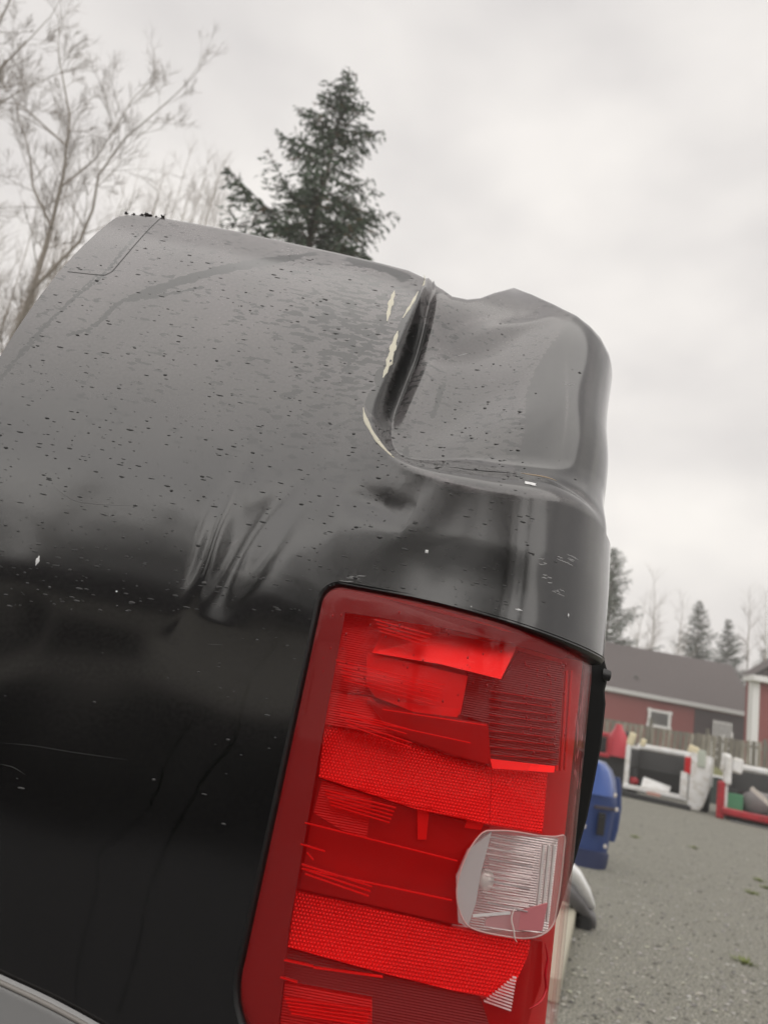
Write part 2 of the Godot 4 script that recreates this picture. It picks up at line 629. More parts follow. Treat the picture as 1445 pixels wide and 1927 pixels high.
func make_buildings() -> void:
	var red := mat(Color(0.23, 0.055, 0.05), 0.75)
	red.vertex_color_use_as_albedo = false
	var white := mat(gray(0.72), 0.55)
	var shingle := mat(Color(1, 1, 1), 0.9)
	shingle.albedo_texture = noise_tex(0.05, 31, [[0.3, Color(0.085, 0.072, 0.072)], [0.7, Color(0.135, 0.115, 0.112)]], 4)
	world_mapped(shingle, 0.35)
	var dark := mat(gray(0.018), 0.25)
	# --- the long red outbuilding behind the fence
	var zf := 46.0
	var e0 := at(1136, 1288, zf)
	var e1 := at(1412, 1341, zf)
	var eave := (e0.y + e1.y) * 0.5
	var x0 := e0.x - 0.15
	var x1 := e1.x + 0.2
	var ridge_y := at(1300, 1238, zf + 3.6).y
	var base := 1.1
	var o := Vector3((x0 + x1) / 2, base, -zf)
	var h := thing("red_house", "long red clapboard outbuilding with grey shingle roof behind the fence", "house", o)
	clapboard("wall", h, Vector3(x0, 0, -zf), Vector3(x1, 0, -zf), base, eave - 0.1, red, o, Vector3.BACK)
	clapboard("wall", h, Vector3(x0, 0, -zf - 7.2), Vector3(x0, 0, -zf - 0.05), base, eave - 0.1, red, o, Vector3.LEFT)
	clapboard("wall", h, Vector3(x1, 0, -zf - 7.2), Vector3(x1, 0, -zf - 0.05), base, eave - 0.1, red, o, Vector3.RIGHT)
	var g := Geo.new()
	for sx in [x0, x1]:
		g.tri(Vector3(sx, eave - 0.1, -zf), Vector3(sx, eave - 0.1, -zf - 7.2), Vector3(sx, ridge_y - 0.15, -zf - 3.6), Vector3(signf(sx - o.x), 0, 0))
	g.quad(Vector3(x0, base, -zf - 7.2), Vector3(x1, base, -zf - 7.2), Vector3(x1, eave, -zf - 7.2), Vector3(x0, eave, -zf - 7.2), Vector3.FORWARD)
	obj("gable", g, red, h, o)
	g = Geo.new()
	var courses := 16
	for s: float in [1.0, -1.0]:
		for k in courses:
			var ta := float(k) / courses
			var tb := float(k + 1) / courses
			var za: float = -zf - 3.6 + s * 3.95 * (1.0 - ta)
			var zb: float = -zf - 3.6 + s * 3.95 * (1.0 - tb)
			var ya := lerpf(eave - 0.12, ridge_y, ta) + 0.035
			var yb := lerpf(eave - 0.12, ridge_y, tb) + 0.012
			g.quad(Vector3(x0 - 0.35, ya, za), Vector3(x1 + 0.3, ya, za), Vector3(x1 + 0.3, yb, zb), Vector3(x0 - 0.35, yb, zb), Vector3(0, 1, s))
			g.quad(Vector3(x0 - 0.35, ya, za), Vector3(x1 + 0.3, ya, za), Vector3(x1 + 0.3, ya - 0.05, za), Vector3(x0 - 0.35, ya - 0.05, za), Vector3(0, 0, s))
	var roof := obj("roof", g, shingle, h, o)
	g = Geo.new()
	g.box(Vector3((x0 + x1) / 2, eave - 0.2, -zf + 0.33), Vector3(x1 - x0 + 0.66, 0.26, 0.05))
	g.box(Vector3((x0 + x1) / 2, eave - 0.33, -zf + 0.16), Vector3(x1 - x0 + 0.6, 0.03, 0.3))
	obj("fascia", g, mat(gray(0.5), 0.6), roof, Vector3.ZERO + o)
	for sx in [x0, x1]:
		g = Geo.new()
		g.box(Vector3(sx, (base + eave - 0.36) / 2, -zf + 0.03), Vector3(0.34, eave - 0.36 - base, 0.06))
		obj("corner_board", g, white, h, o)
	# louvred window with a white frame
	var wa := at(1219, 1334, zf)
	var wb := at(1258, 1372, zf)
	var wc := Vector3((wa.x + wb.x) / 2, (wa.y + wb.y) / 2, -zf + 0.06)
	var ww := wb.x - wa.x
	var wh := 1.02
	g = Geo.new()
	g.box(wc, Vector3(ww, wh, 0.03))
	var win := obj("window", g, dark, h, o)
	for k in 4:
		g = Geo.new()
		var v := k < 2
		g.box(wc + (Vector3((k * 2 - 1) * ww * 0.46, 0, 0.05) if v else Vector3(0, (k * 2 - 5) * wh * 0.45, 0.052)), Vector3(0.17 if v else ww + 0.17, wh + 0.15 if v else 0.17, 0.07))
		obj("frame", g, white, win, o)
	for k in 4:
		g = Geo.new()
		g.box(wc + Vector3(0, (k - 1.5) * 0.17, 0.04), Vector3(ww - 0.2, 0.05, 0.04))
		obj("slat", g, mat(gray(0.35), 0.5), win, o)
	# recessed porch with a barred white gate
	var pa := at(1303, 1345, zf)
	var pb := at(1398, 1390, zf)
	g = Geo.new()
	g.box(Vector3((pa.x + pb.x) / 2 + 0.1, (eave - 0.4 + base) / 2, -zf + 0.034), Vector3(pb.x - pa.x, eave - 0.45 - base, 0.03))
	obj("porch_opening", g, mat(Color(0.035, 0.022, 0.025), 0.5), h, o)
	var ga := at(1343, 1357, zf - 0.3)
	var gb := at(1374, 1388, zf - 0.3)
	var gate := Node3D.new()
	gate.name = "gate"
	h.add_child(gate)
	for k in 7:
		g = Geo.new()
		g.box(Vector3(lerpf(ga.x, gb.x, k / 6.0), (ga.y + gb.y) / 2 - 0.1, -zf + 0.3), Vector3(0.085, 1.15, 0.04))
		obj("slat", g, white, gate, o)
	for k in 2:
		g = Geo.new()
		g.box(Vector3((ga.x + gb.x) / 2, (ga.y + gb.y) / 2 - 0.62 + k * 1.0, -zf + 0.26), Vector3(gb.x - ga.x + 0.1, 0.08, 0.03))
		obj("rail", g, white, gate, o)
	# --- the near red house at the right edge
	var zn := 38.0
	var c0 := at(1416, 1300, zn)
	var top := at(1440, 1285, zn).y
	o = Vector3(c0.x + 3.5, base, -zn)
	h = thing("red_house", "red clapboard house with white corner trim, cut by the picture's right edge", "house", o)
	clapboard("wall", h, Vector3(c0.x, 0, -zn), Vector3(c0.x + 7.0, 0, -zn), base, top + 0.1, red, o, Vector3.BACK)
	clapboard("wall", h, Vector3(c0.x, 0, -zn - 0.7), Vector3(c0.x, 0, -zn - 0.05), base, top + 0.1, red, o, Vector3.LEFT)
	for k in 2:
		g = Geo.new()
		g.box(Vector3(c0.x + (0.14 if k == 0 else -0.03), (base + top) / 2, -zn + (0.05 if k == 0 else -0.17)), Vector3(0.36 if k == 0 else 0.06, top - base, 0.06 if k == 0 else 0.36))
		obj("corner_board", g, white, h, o)
	g = Geo.new()
	g.box(Vector3(c0.x + 3.4, top + 0.12, -zn + 0.22), Vector3(7.3, 0.3, 0.5))
	g.box(Vector3(c0.x - 0.08, top + 0.12, -zn - 0.4), Vector3(0.2, 0.3, 0.7))
	obj("eave", g, white, h, o)
	g = Geo.new()
	var apex := Vector3(c0.x + 3.5, top + 3.0, 0)
	for s in [-1.0, 1.0]:
		var low := Vector3(c0.x + 3.5 + s * 3.7, top + 0.2, 0)
		g.quad(low + Vector3(0, 0, -zn + 0.5), low + Vector3(0, 0, -zn - 1.0), apex + Vector3(0, 0, -zn - 1.0), apex + Vector3(0, 0, -zn + 0.5), Vector3(s, 1, 0))
		g.quad(low + Vector3(0, 0.1, -zn + 0.5), low + Vector3(0, 0.1, -zn - 1.0), apex + Vector3(0, 0.1, -zn - 1.0), apex + Vector3(0, 0.1, -zn + 0.5), Vector3(s, 1, 0))
	g.tri(Vector3(c0.x, top + 0.26, -zn - 0.01), Vector3(c0.x + 7, top + 0.26, -zn - 0.01), apex + Vector3(0, -0.1, -zn - 0.01), Vector3.BACK)
	obj("roof", g, shingle, h, o)
	# steps with a railing between the two houses
	o = Vector3(c0.x - 0.9, base, -zn - 1.2)
	var st := thing("porch_railing", "white wooden stair railing between the two red houses", "railing", o)
	for k in 3:
		g = Geo.new()
		g.box(o + Vector3(-0.5 + k * 0.5, 0.75 + 0.12 * k, 0), Vector3(0.12, 1.5 + 0.24 * k, 0.12), Basis.IDENTITY, 0.01)
		obj("post", g, white, st, o)
	for k in 3:
		g = Geo.new()
		g.bar(o + Vector3(-0.55, 0.5 + k * 0.4, 0.07), o + Vector3(0.55, 0.75 + k * 0.4, 0.07), 0.1, 0.05, Vector3.BACK)
		obj("rail", g, white, st, o)
	# --- the weathered board fence
	var wood := []
	for k in 5:
		var t := 0.17 + 0.035 * k
		var m := mat(Color(1, 1, 1), 0.9)
		m.albedo_texture = noise_tex(0.03, 40 + k, [[0.3, Color(t * 0.72, t * 0.66, t * 0.53)], [0.7, Color(t * 1.1, t * 1.03, t * 0.88)]], 5, false, 1.0, FastNoiseLite.TYPE_SIMPLEX_SMOOTH, 128)
		m.uv1_triplanar = true
		m.uv1_scale = Vector3(3.0, 0.35, 3.0)
		wood.append(m)
	var zq := 30.0
	var fa := at(1118, 1352, zq)
	var fb := at(1500, 1408, zq)
	o = Vector3(fa.x, 1.1, -zq)
	var fence := thing("board_fence", "weathered grey-brown upright board fence below the red buildings", "fence", o)
	var x := fa.x - 2.5
	var board := Geo.new()
	board.box(Vector3(0, 0, 0), Vector3(0.2, 1.0, 0.025), Basis.IDENTITY, 0.006)
	var bm := board.mesh()
	while x < fb.x + 2.0:
		var ty := lerpf(fa.y, fb.y, (x - fa.x) / (fb.x - fa.x)) + rng.randf_range(-0.03, 0.03)
		var b := MeshInstance3D.new()
		b.name = "board"
		b.mesh = bm
		b.material_override = wood[rng.randi() % 5]
		b.position = Vector3(x, (ty + 1.0) / 2, -zq + rng.randf_range(0.0, 0.012)) - o
		b.scale = Vector3(rng.randf_range(0.88, 1.0), ty - 1.0, 1)
		b.rotation.z = rng.randf_range(-0.012, 0.012)
		fence.add_child(b, true)
		x += 0.235
	for k in 2:
		g = Geo.new()
		g.box(Vector3((fa.x + fb.x) / 2, 1.45 + 0.75 * k, -zq - 0.06), Vector3(fb.x - fa.x + 6.0, 0.1, 0.05))
		obj("rail", g, wood[1], fence, o)
	x = fa.x
	while x < fb.x:
		g = Geo.new()
		g.box(Vector3(x, 1.75, -zq - 0.14), Vector3(0.11, 1.7, 0.11))
		obj("post", g, wood[0], fence, o)
		x += 2.4
	# --- low dark green wall with a white cap
	o = Vector3(9, 0, -24.3)
	var lw := thing("green_wall", "low dark green board wall with a white cap behind the truck beds", "wall", o)
	g = Geo.new()
	g.box(Vector3(9, 0.40, -24.3), Vector3(40, 0.86, 0.12))
	obj("wall_panel", g, mat(Color(0.022, 0.036, 0.032), 0.7), lw, o)
	g = Geo.new()
	g.box(Vector3(9, 0.86, -24.28), Vector3(40, 0.07, 0.24))
	obj("cap", g, white, lw, o)
	# --- what the black paint mirrors: a pale building and its dark windows behind the photographer
	var render := mat(Color(0.84, 0.81, 0.74), 0.8)
	o = Vector3(-7, 0, 11)
	h = thing("pale_building", "pale building with dark windows, mirrored in the lower black paint", "house", o)
	g = Geo.new()
	g.box(Vector3(-8, 1.3, 14.0), Vector3(15.4, 1.8, 6.0))
	obj("wall", g, render, h, o)
	g = Geo.new()
	g.box(Vector3(-8, 0.2, 13.9), Vector3(15.8, 0.42, 6.3))
	obj("plinth", g, mat(gray(0.03), 0.9), h, o)
	g = Geo.new()
	for s in [-1.0, 1.0]:
		g.quad(Vector3(-16, 2.15, 14 + s * 3.3), Vector3(0, 2.15, 14 + s * 3.3), Vector3(0, 3.7, 14), Vector3(-16, 3.7, 14), Vector3(0, 1, s))
	for sx in [-15.7, -0.3]:
		g.tri(Vector3(sx, 2.2, 11), Vector3(sx, 2.2, 17), Vector3(sx, 3.6, 14), Vector3(sx + 8, 0, 0))
	obj("roof", g, mat(Color(0.03, 0.028, 0.028), 0.9), h, o)
	var added_hedge := Geo.new()  # dark shrubs added behind the camera to darken the mirrored foreground
	for i in 9000:
		var c := Vector3(rng.randf_range(-9.0, 4.0), rng.randf_range(0.0, 0.45), rng.randf_range(5.0, 5.9))
		var d := Vector3(rng.randf_range(-1, 1), rng.randf_range(-1, 1), rng.randf_range(-1, 1)).normalized() * 0.07
		var w := d.cross(Vector3(rng.randf_range(-1, 1), rng.randf_range(-1, 1), rng.randf_range(-1, 1))).normalized() * 0.04
		added_hedge.tri(c - d, c + w, c + d, Vector3.UP)
		added_hedge.tri(c - d, c - w, c + d, Vector3.UP)
	var hd := thing("added_hedge", "low dark evergreen hedge added out of view to darken the lower paint", "added_hedge", Vector3(-2.5, 0, 5.4))
	var hf := obj("foliage", added_hedge, mat(Color(0.02, 0.03, 0.016), 0.8), hd, hd.position)
	hf.set_meta("kind", "stuff")
	g = Geo.new()
	g.box(Vector3(-2.5, 0.2, 5.45), Vector3(12.8, 0.38, 0.6))
	obj("branches", g, mat(Color(0.012, 0.013, 0.009), 0.9), hd, hd.position)
	for k in [[168, 1230, 12.0], [40, 1186, 12.0], [-190, 1150, 12.0]]:
		var c := at(k[0], k[1], k[2])
		g = Geo.new()
		g.box(Vector3(c.x, c.y + 0.06, 10.98), Vector3(0.98, 0.82, 0.06))
		obj("window", g, mat(Color(0.01, 0.013, 0.014), 0.3), h, o)

# ---------------------------------------------------------------- trees
func needle_tree(called: String, label: String, base: Vector3, height: float, radius: float, seed_: int, bare_to: float, dens := 1.0, tone := 1.0) -> Node3D:
	var r := RandomNumberGenerator.new()
	r.seed = seed_
	var t := thing(called, label, "tree", base, "spruces round the yard")
	var g := Geo.new()
	var pts := PackedVector3Array()
	var rad := PackedFloat32Array()
	for i in 13:
		var f := i / 12.0
		pts.append(Vector3(sin(f * 5.0 + seed_) * 0.012 * height * f * (1.0 - f), height * f * 0.985, 0))
		rad.append(lerpf(height * 0.0135, 0.012, pow(f, 0.8)))
	g.tube(pts, rad, 8)
	var limbs := Geo.new()
	var crown := Geo.new()
	var y := height * bare_to
	while y < height * 0.995:
		var f := y / height
		var k := (f - bare_to) / (1.0 - bare_to)
		var count := r.randi_range(4, 6)
		var turn := r.randf() * TAU
		for b in count:
			var a := turn + TAU * b / count + r.randf_range(-0.4, 0.4)
			var long := radius * pow(1.0 - k, 0.85) * r.randf_range(0.35, 1.28) + 0.12
			var out := Vector3(cos(a), 0, sin(a))
			var droop := lerpf(0.28, -0.55, k) + r.randf_range(-0.28, 0.28)
			if r.randf() < 0.12 and k < 0.8:
				continue
			var line := PackedVector3Array()
			var lr := PackedFloat32Array()
			var start := Vector3(0, y, 0)
			for s in 6:
				var q := s / 5.0
				line.append(start + out * long * q + Vector3(0, -droop * long * q + 0.42 * long * q * q * (0.6 + droop), 0))
				lr.append(lerpf(0.012 + long * 0.011, 0.004, q))
			limbs.tube(line, lr, 3, false)
			var across := out.cross(Vector3.UP)
			var step := 0.085 / dens
			var along := long * (0.10 if k > 0.45 else 0.22)
			var hand := 1.0
			while along < long:
				var q := along / long
				var ii := mini(4, int(q * 5.0))
				var p := line[ii].lerp(line[ii + 1], q * 5.0 - ii)
				hand = -hand
				var reach := (0.16 + 0.55 * sin(PI * (0.15 + 0.8 * q)) * minf(1.0, long * 0.55)) * r.randf_range(0.5, 1.15)
				var d := (across * hand * r.randf_range(0.6, 1.0) + out * r.randf_range(0.45, 0.9) + Vector3(0, r.randf_range(-0.75, 0.05), 0)).normalized()
				crown.tint = Color(0.031, 0.048, 0.028) * r.randf_range(0.5, 1.8) * tone
				if r.randf() < 0.06:
					crown.tint = Color(0.075, 0.055, 0.028) * tone
				var bits := maxi(2, int(reach / 0.075))
				for z in bits:
					var m0 := p + d * reach * z / bits + Vector3(0, -0.10 * reach * pow(float(z) / bits, 2.0), 0)
					var tip := m0 + (d + Vector3(r.randf_range(-0.7, 0.7), r.randf_range(-0.7, 0.5), r.randf_range(-0.7, 0.7))).normalized() * r.randf_range(0.09, 0.16)
					var o := (tip - m0).cross(Vector3(r.randf_range(-1, 1), r.randf_range(-1, 1), r.randf_range(-1, 1))).normalized() * r.randf_range(0.022, 0.042)
					crown.tri(m0 - o, m0 + o, tip, Vector3.UP)
				along += step * r.randf_range(0.6, 1.4)
		y += lerpf(0.36, 0.20, k) * r.randf_range(0.7, 1.3) * (height / 14.0 if height > 14.0 else 1.0)
	var bark := mat(Color(0.085, 0.065, 0.05), 0.95)
	var trunk := obj("trunk", g, bark, t)
	obj("limbs", limbs, bark, trunk)
	var needles := mat(Color.WHITE, 0.8)
	needles.vertex_color_use_as_albedo = true
	needles.backlight_enabled = true
	needles.backlight = gray(0.25)
	var cr := obj("crown", crown, needles, t)
	cr.set_meta("kind", "stuff")
	return t

func twig(g: Geo, r: RandomNumberGenerator, p: Vector3, d: Vector3, long: float, rad: float, depth: int, spread: float) -> void:
	var pts := PackedVector3Array([p])
	var rr := PackedFloat32Array([rad])
	var steps := 4 if depth > 1 else 3
	var q := p
	var dir := d
	for i in steps:
		dir = (dir + Vector3(r.randf_range(-1, 1), r.randf_range(-0.6, 1.0), r.randf_range(-1, 1)) * 0.16).normalized()
		q += dir * long / steps
		pts.append(q)
		rr.append(lerpf(rad, rad * 0.38, (i + 1.0) / steps))
	g.tube(pts, rr, 5 if depth > 2 else 3, false)
	if depth == 0:
		return
	var kids := r.randi_range(4, 6) if depth > 1 else r.randi_range(2, 3)
	for k in kids:
		var f := r.randf_range(0.28, 1.0)
		var i := mini(steps - 1, int(f * steps))
		var at_ := pts[i].lerp(pts[i + 1], f * steps - i)
		var axis := (pts[i + 1] - pts[i]).normalized()
		var off := axis.cross(Vector3(r.randf_range(-1, 1), r.randf_range(-1, 1), r.randf_range(-1, 1))).normalized()
		var nd := (axis + off * spread * r.randf_range(0.6, 1.3) + Vector3(0, 0.40, 0)).normalized()
		twig(g, r, at_, nd, long * (r.randf_range(0.42, 0.7) if depth > 1 else r.randf_range(0.55, 0.95)) * (1.15 - 0.4 * f), maxf(rad * lerpf(0.62, 0.4, f), 0.0024), depth - 1, spread)

func bare_tree(called: String, label: String, stems: Array, seed_: int, limb: float, depth: int, bark: Material, group: String, twigs := 9) -> Node3D:
	# stems: polylines of [point, radius] that carry side branches
	var r := RandomNumberGenerator.new()
	r.seed = seed_
	var base: Vector3 = stems[0][0][0]
	var t := thing(called, label, "tree", base, group)
	var g := Geo.new()
	var crown := Geo.new()
	for s in stems:
		var pts := PackedVector3Array()
		var rr := PackedFloat32Array()
		for k in s:
			pts.append(k[0])
			rr.append(k[1])
		g.tube(pts, rr, 7)
		for i in range(1, pts.size()):
			var seg := pts[i] - pts[i - 1]
			var many := int(ceil(twigs * seg.length() / 2.0))
			for b in many:
				var f := r.randf()
				if i == 1 and s == stems[0] and f < 0.5:
					continue
				var axis := seg.normalized()
				var off := axis.cross(Vector3(r.randf_range(-1, 1), r.randf_range(-1, 1), r.randf_range(-1, 1))).normalized()
				var d := (axis * 0.75 + off * r.randf_range(0.5, 1.1) + Vector3(0, 0.15, 0)).normalized()
				var taper := 1.0 - 0.55 * float(i) / pts.size()
				twig(crown, r, pts[i - 1] + seg * f, d, limb * r.randf_range(0.5, 1.15) * taper, lerpf(rr[i - 1], rr[i], f) * 0.34, depth, 0.75)
		twig(crown, r, pts[-1], (pts[-1] - pts[-2]).normalized(), limb * 0.8, rr[-1], depth, 0.7)
	obj("trunk", g, bark, t, base)
	var c := obj("crown", crown, bark, t, base)
	c.set_meta("kind", "stuff")
	return t

func stem_at(line: Array, depth: float, r0: float, r1: float, dd := 0.0) -> Array:
	var out := []
	for i in line.size():
		var f := float(i) / (line.size() - 1)
		out.append([at(line[i][0], line[i][1], depth + dd * f), lerpf(r0, r1, f)])
	return out

func make_trees() -> void:
	var top := at(636, 118, 16.0)
	needle_tree("spruce_tree", "tall ragged dark spruce rising above the black truck rail", Vector3(top.x + 0.38, 0, -16.0), top.y - 0.2, 4.0, 4, 0.25, 2.0, 1.4)
	var t1 := at(1159, 1030, 52.0)
	needle_tree("spruce_tree", "dark spruce beside the truck corner, left of the red building", Vector3(t1.x - 0.1, 1.0, -52.0), t1.y - 1.0, 4.8, 9, 0.06, 1.5, 1.2)
	var t2 := at(1316, 1130, 62.0)
	needle_tree("spruce_tree", "small pointed spruce behind the red building's ridge", Vector3(t2.x, 1.2, -62.0), t2.y - 1.2, 3.8, 12, 0.06, 1.6)
	var t3 := at(1371, 1165, 64.0)
	needle_tree("spruce_tree", "short bushy spruce just right of the small pointed spruce", Vector3(t3.x, 1.2, -64.0), t3.y - 1.2, 3.6, 15, 0.06, 1.6)
	var t4 := at(1436, 1220, 66.0)
	needle_tree("spruce_tree", "low spruce top behind the roof at the picture's right edge", Vector3(t4.x, 1.2, -66.0), t4.y - 1.2, 2.4, 18, 0.06, 0.9)
	# bare broadleaf trees
	var bark := mat(Color(0.27, 0.24, 0.205), 0.9)
	var pale := mat(Color(0.30, 0.26, 0.22), 0.9)
	var d := 10.5
	var g0 := at(18, 660, d)
	var st := stem_at([[18, 660], [62, 545], [97, 427], [120, 330], [132, 219], [112, 110]], d, 0.048, 0.010, 0.3)
	st.push_front([Vector3(g0.x - 0.75, 0, g0.z), 0.10])
	var s2 := stem_at([[62, 545], [150, 455], [175, 395], [186, 330], [235, 262], [318, 190]], d, 0.030, 0.008, -0.3)
	var s3 := stem_at([[97, 427], [62, 350], [58, 300], [40, 230]], d, 0.024, 0.008, 0.5)
	var s4 := stem_at([[126, 275], [60, 215], [30, 190]], d, 0.018, 0.007, 0.4)
	var s6 := stem_at([[118, 350], [180, 300], [255, 180]], d, 0.018, 0.007, 0.4)
	bare_tree("bare_tree", "large leafless tree with forked trunk left behind the truck", [st, s2, s3, s4, s6], 21, 1.25, 3, bark, "bare trees", 7)
	var q := stem_at([[-150, 420], [-90, 230], [-40, 120], [10, 20]], 8.5, 0.05, 0.012)
	var gq: Vector3 = q[0][0]
	q.push_front([Vector3(gq.x - 0.5, 0, gq.z), 0.11])
	bare_tree("bare_tree", "leafless tree whose twigs reach in at the top left", [q, stem_at([[-90, 230], [-20, 150], [60, 70]], 8.5, 0.025, 0.007), stem_at([[-110, 280], [-30, 215], [40, 170]], 8.5, 0.022, 0.007)], 33, 1.1, 3, bark, "bare trees", 7)
	# thickets
	var spots := [[-10, 500, 15.0, "tangled leafless thicket low at the picture's left edge", 1], [60, 470, 17.0, "leafless thicket behind the forked trunk", 2], [150, 400, 19.0, "thin leafless bush beside the rail's front end", 3], [375, 345, 21.0, "slender leafless sapling between bare tree and tall spruce", 4], [425, 385, 22.0, "faint leafless bush at the tall spruce's foot", 5], [290, 370, 20.0, "leafless saplings behind the crumbs on the rail", 6]]
	for k in spots:
		var tip := at(k[0], k[1] - 10, k[2])
		var stems := []
		for i in 8:
			var off := Vector3(rng.randf_range(-1.1, 1.1), 0, rng.randf_range(-0.8, 0.8))
			var root := Vector3(tip.x, 0, tip.z) + off * 0.5
			var head := tip + off + Vector3(0, rng.randf_range(-1.3, -0.1), 0)
			stems.append([[root, 0.035], [root.lerp(head, 0.5) + Vector3(rng.randf_range(-0.2, 0.2), 0, 0), 0.024], [root.lerp(head, 0.8), 0.016], [head, 0.009]])
		bare_tree("bare_bush", k[3], stems, 50 + k[4], 1.3, 2, pale, "leafless bushes", 6)
	var far := [[1232, 1120, 58.0, "tall thin leafless tree right of the dark spruce"], [1282, 1160, 60.0, "faint leafless tree left of the small pointed spruce"], [1410, 1150, 63.0, "leafless tree right of the short bushy spruce"], [1440, 1160, 58.0, "leafless tree at the right edge above the roof"], [1205, 1170, 57.0, "low leafless tree close behind the red building's left end"]]
	for k in far:
		var tip := at(k[0], k[1], k[2])
		var root := Vector3(tip.x, 1.2, tip.z)
		var line := []
		for i in 5:
			line.append([root.lerp(tip, i / 4.0) + Vector3(rng.randf_range(-0.2, 0.2), 0, 0) * (1.0 if i < 4 else 0.0), lerpf(0.11, 0.02, i / 4.0)])
		bare_tree("bare_tree", k[3], [line], 70 + int(k[0]), 2.6, 2, pale, "bare trees", 11)
	# the conifers that the paint mirrors, behind the photographer
	var proto := []
	var places := []
	for k in 22:
		places.append(Vector3(-29.0 + k * 2.05 + rng.randf_range(-0.5, 0.5), 0, 20.5 + (k * 7 % 4) * 1.5))
	for k in 22:
		var t: Node3D
		if k < 3:
			t = needle_tree("spruce_tree", "dark spruce in the dense row behind the pale building", places[k], 12.0, 3.6, 100 + k, 0.04, 0.6)
			proto.append(t)
		else:
			t = proto[k % 3].duplicate()
			t.name = numbered("spruce_tree")
			add_child(t, true)
			t.position = places[k]
			t.rotation.y = rng.randf() * TAU
		t.set_meta("group", "spruces in the row behind the pale building")
		var size: float = lerpf(1.15, 0.72, clampf((places[k].x + 20.0) / 30.0, 0, 1)) * rng.randf_range(0.82, 1.15)
		t.scale = Vector3(1.0, size, 1.0)
	var names := ["nearest the row's front end", "second from the row's front end", "third from the row's front end", "second from the row's rear end", "nearest the row's rear end"]
	for k in 5:
		var root := Vector3(-19.0 + k * 6.3, 0, 25.0 + (k % 2) * 2.0)
		var line := []
		for i in 5:
			line.append([root + Vector3(rng.randf_range(-0.4, 0.4), 3.6 * i, rng.randf_range(-0.4, 0.4)), lerpf(0.22, 0.04, i / 4.0)])
		bare_tree("bare_tree", "tall leafless tree behind the mirrored spruces, " + names[k], [line], 200 + k, 3.6, 2, bark, "bare trees", 16)

# ---------------------------------------------------------------- the yard's salvage
func wheel(parent: Node, c: Vector3, radius: float, wide: float, o: Vector3) -> void:
	var g := Geo.new()
	var prof := [[0.62, 0.5], [0.80, 0.56], [0.95, 0.5], [1.0, 0.36], [1.0, -0.36], [0.95, -0.5], [0.80, -0.56], [0.62, -0.5]]
	var p := PackedVector3Array()
	for i in prof.size():
		for k in 25:
			var a := TAU * k / 24.0
			p.append(c + Vector3(prof[i][1] * wide, sin(a) * prof[i][0] * radius, cos(a) * prof[i][0] * radius))
	g.grid(p, 25, Vector3.UP)
	var t := obj("tyre", g, mat(gray(0.02), 0.85), parent, o)
	g = Geo.new()
	for s in [-1.0, 1.0]:
		p = PackedVector3Array()
		for q in [[0.63, 0.42], [0.5, 0.2], [0.2, 0.24], [0.01, 0.26]]:
			for k in 25:
				var a := TAU * k / 24.0
				p.append(c + Vector3(q[1] * wide * s, sin(a) * q[0] * radius, cos(a) * q[0] * radius))
		g.grid(p, 25, Vector3(s, 0, 0))
	obj("rim", g, mat(gray(0.35), 0.4, 0.6), t, o)

func turned(t: Node3D, o: Vector3, yaw: float) -> void:
	t.position = o
	t.rotation.y = yaw

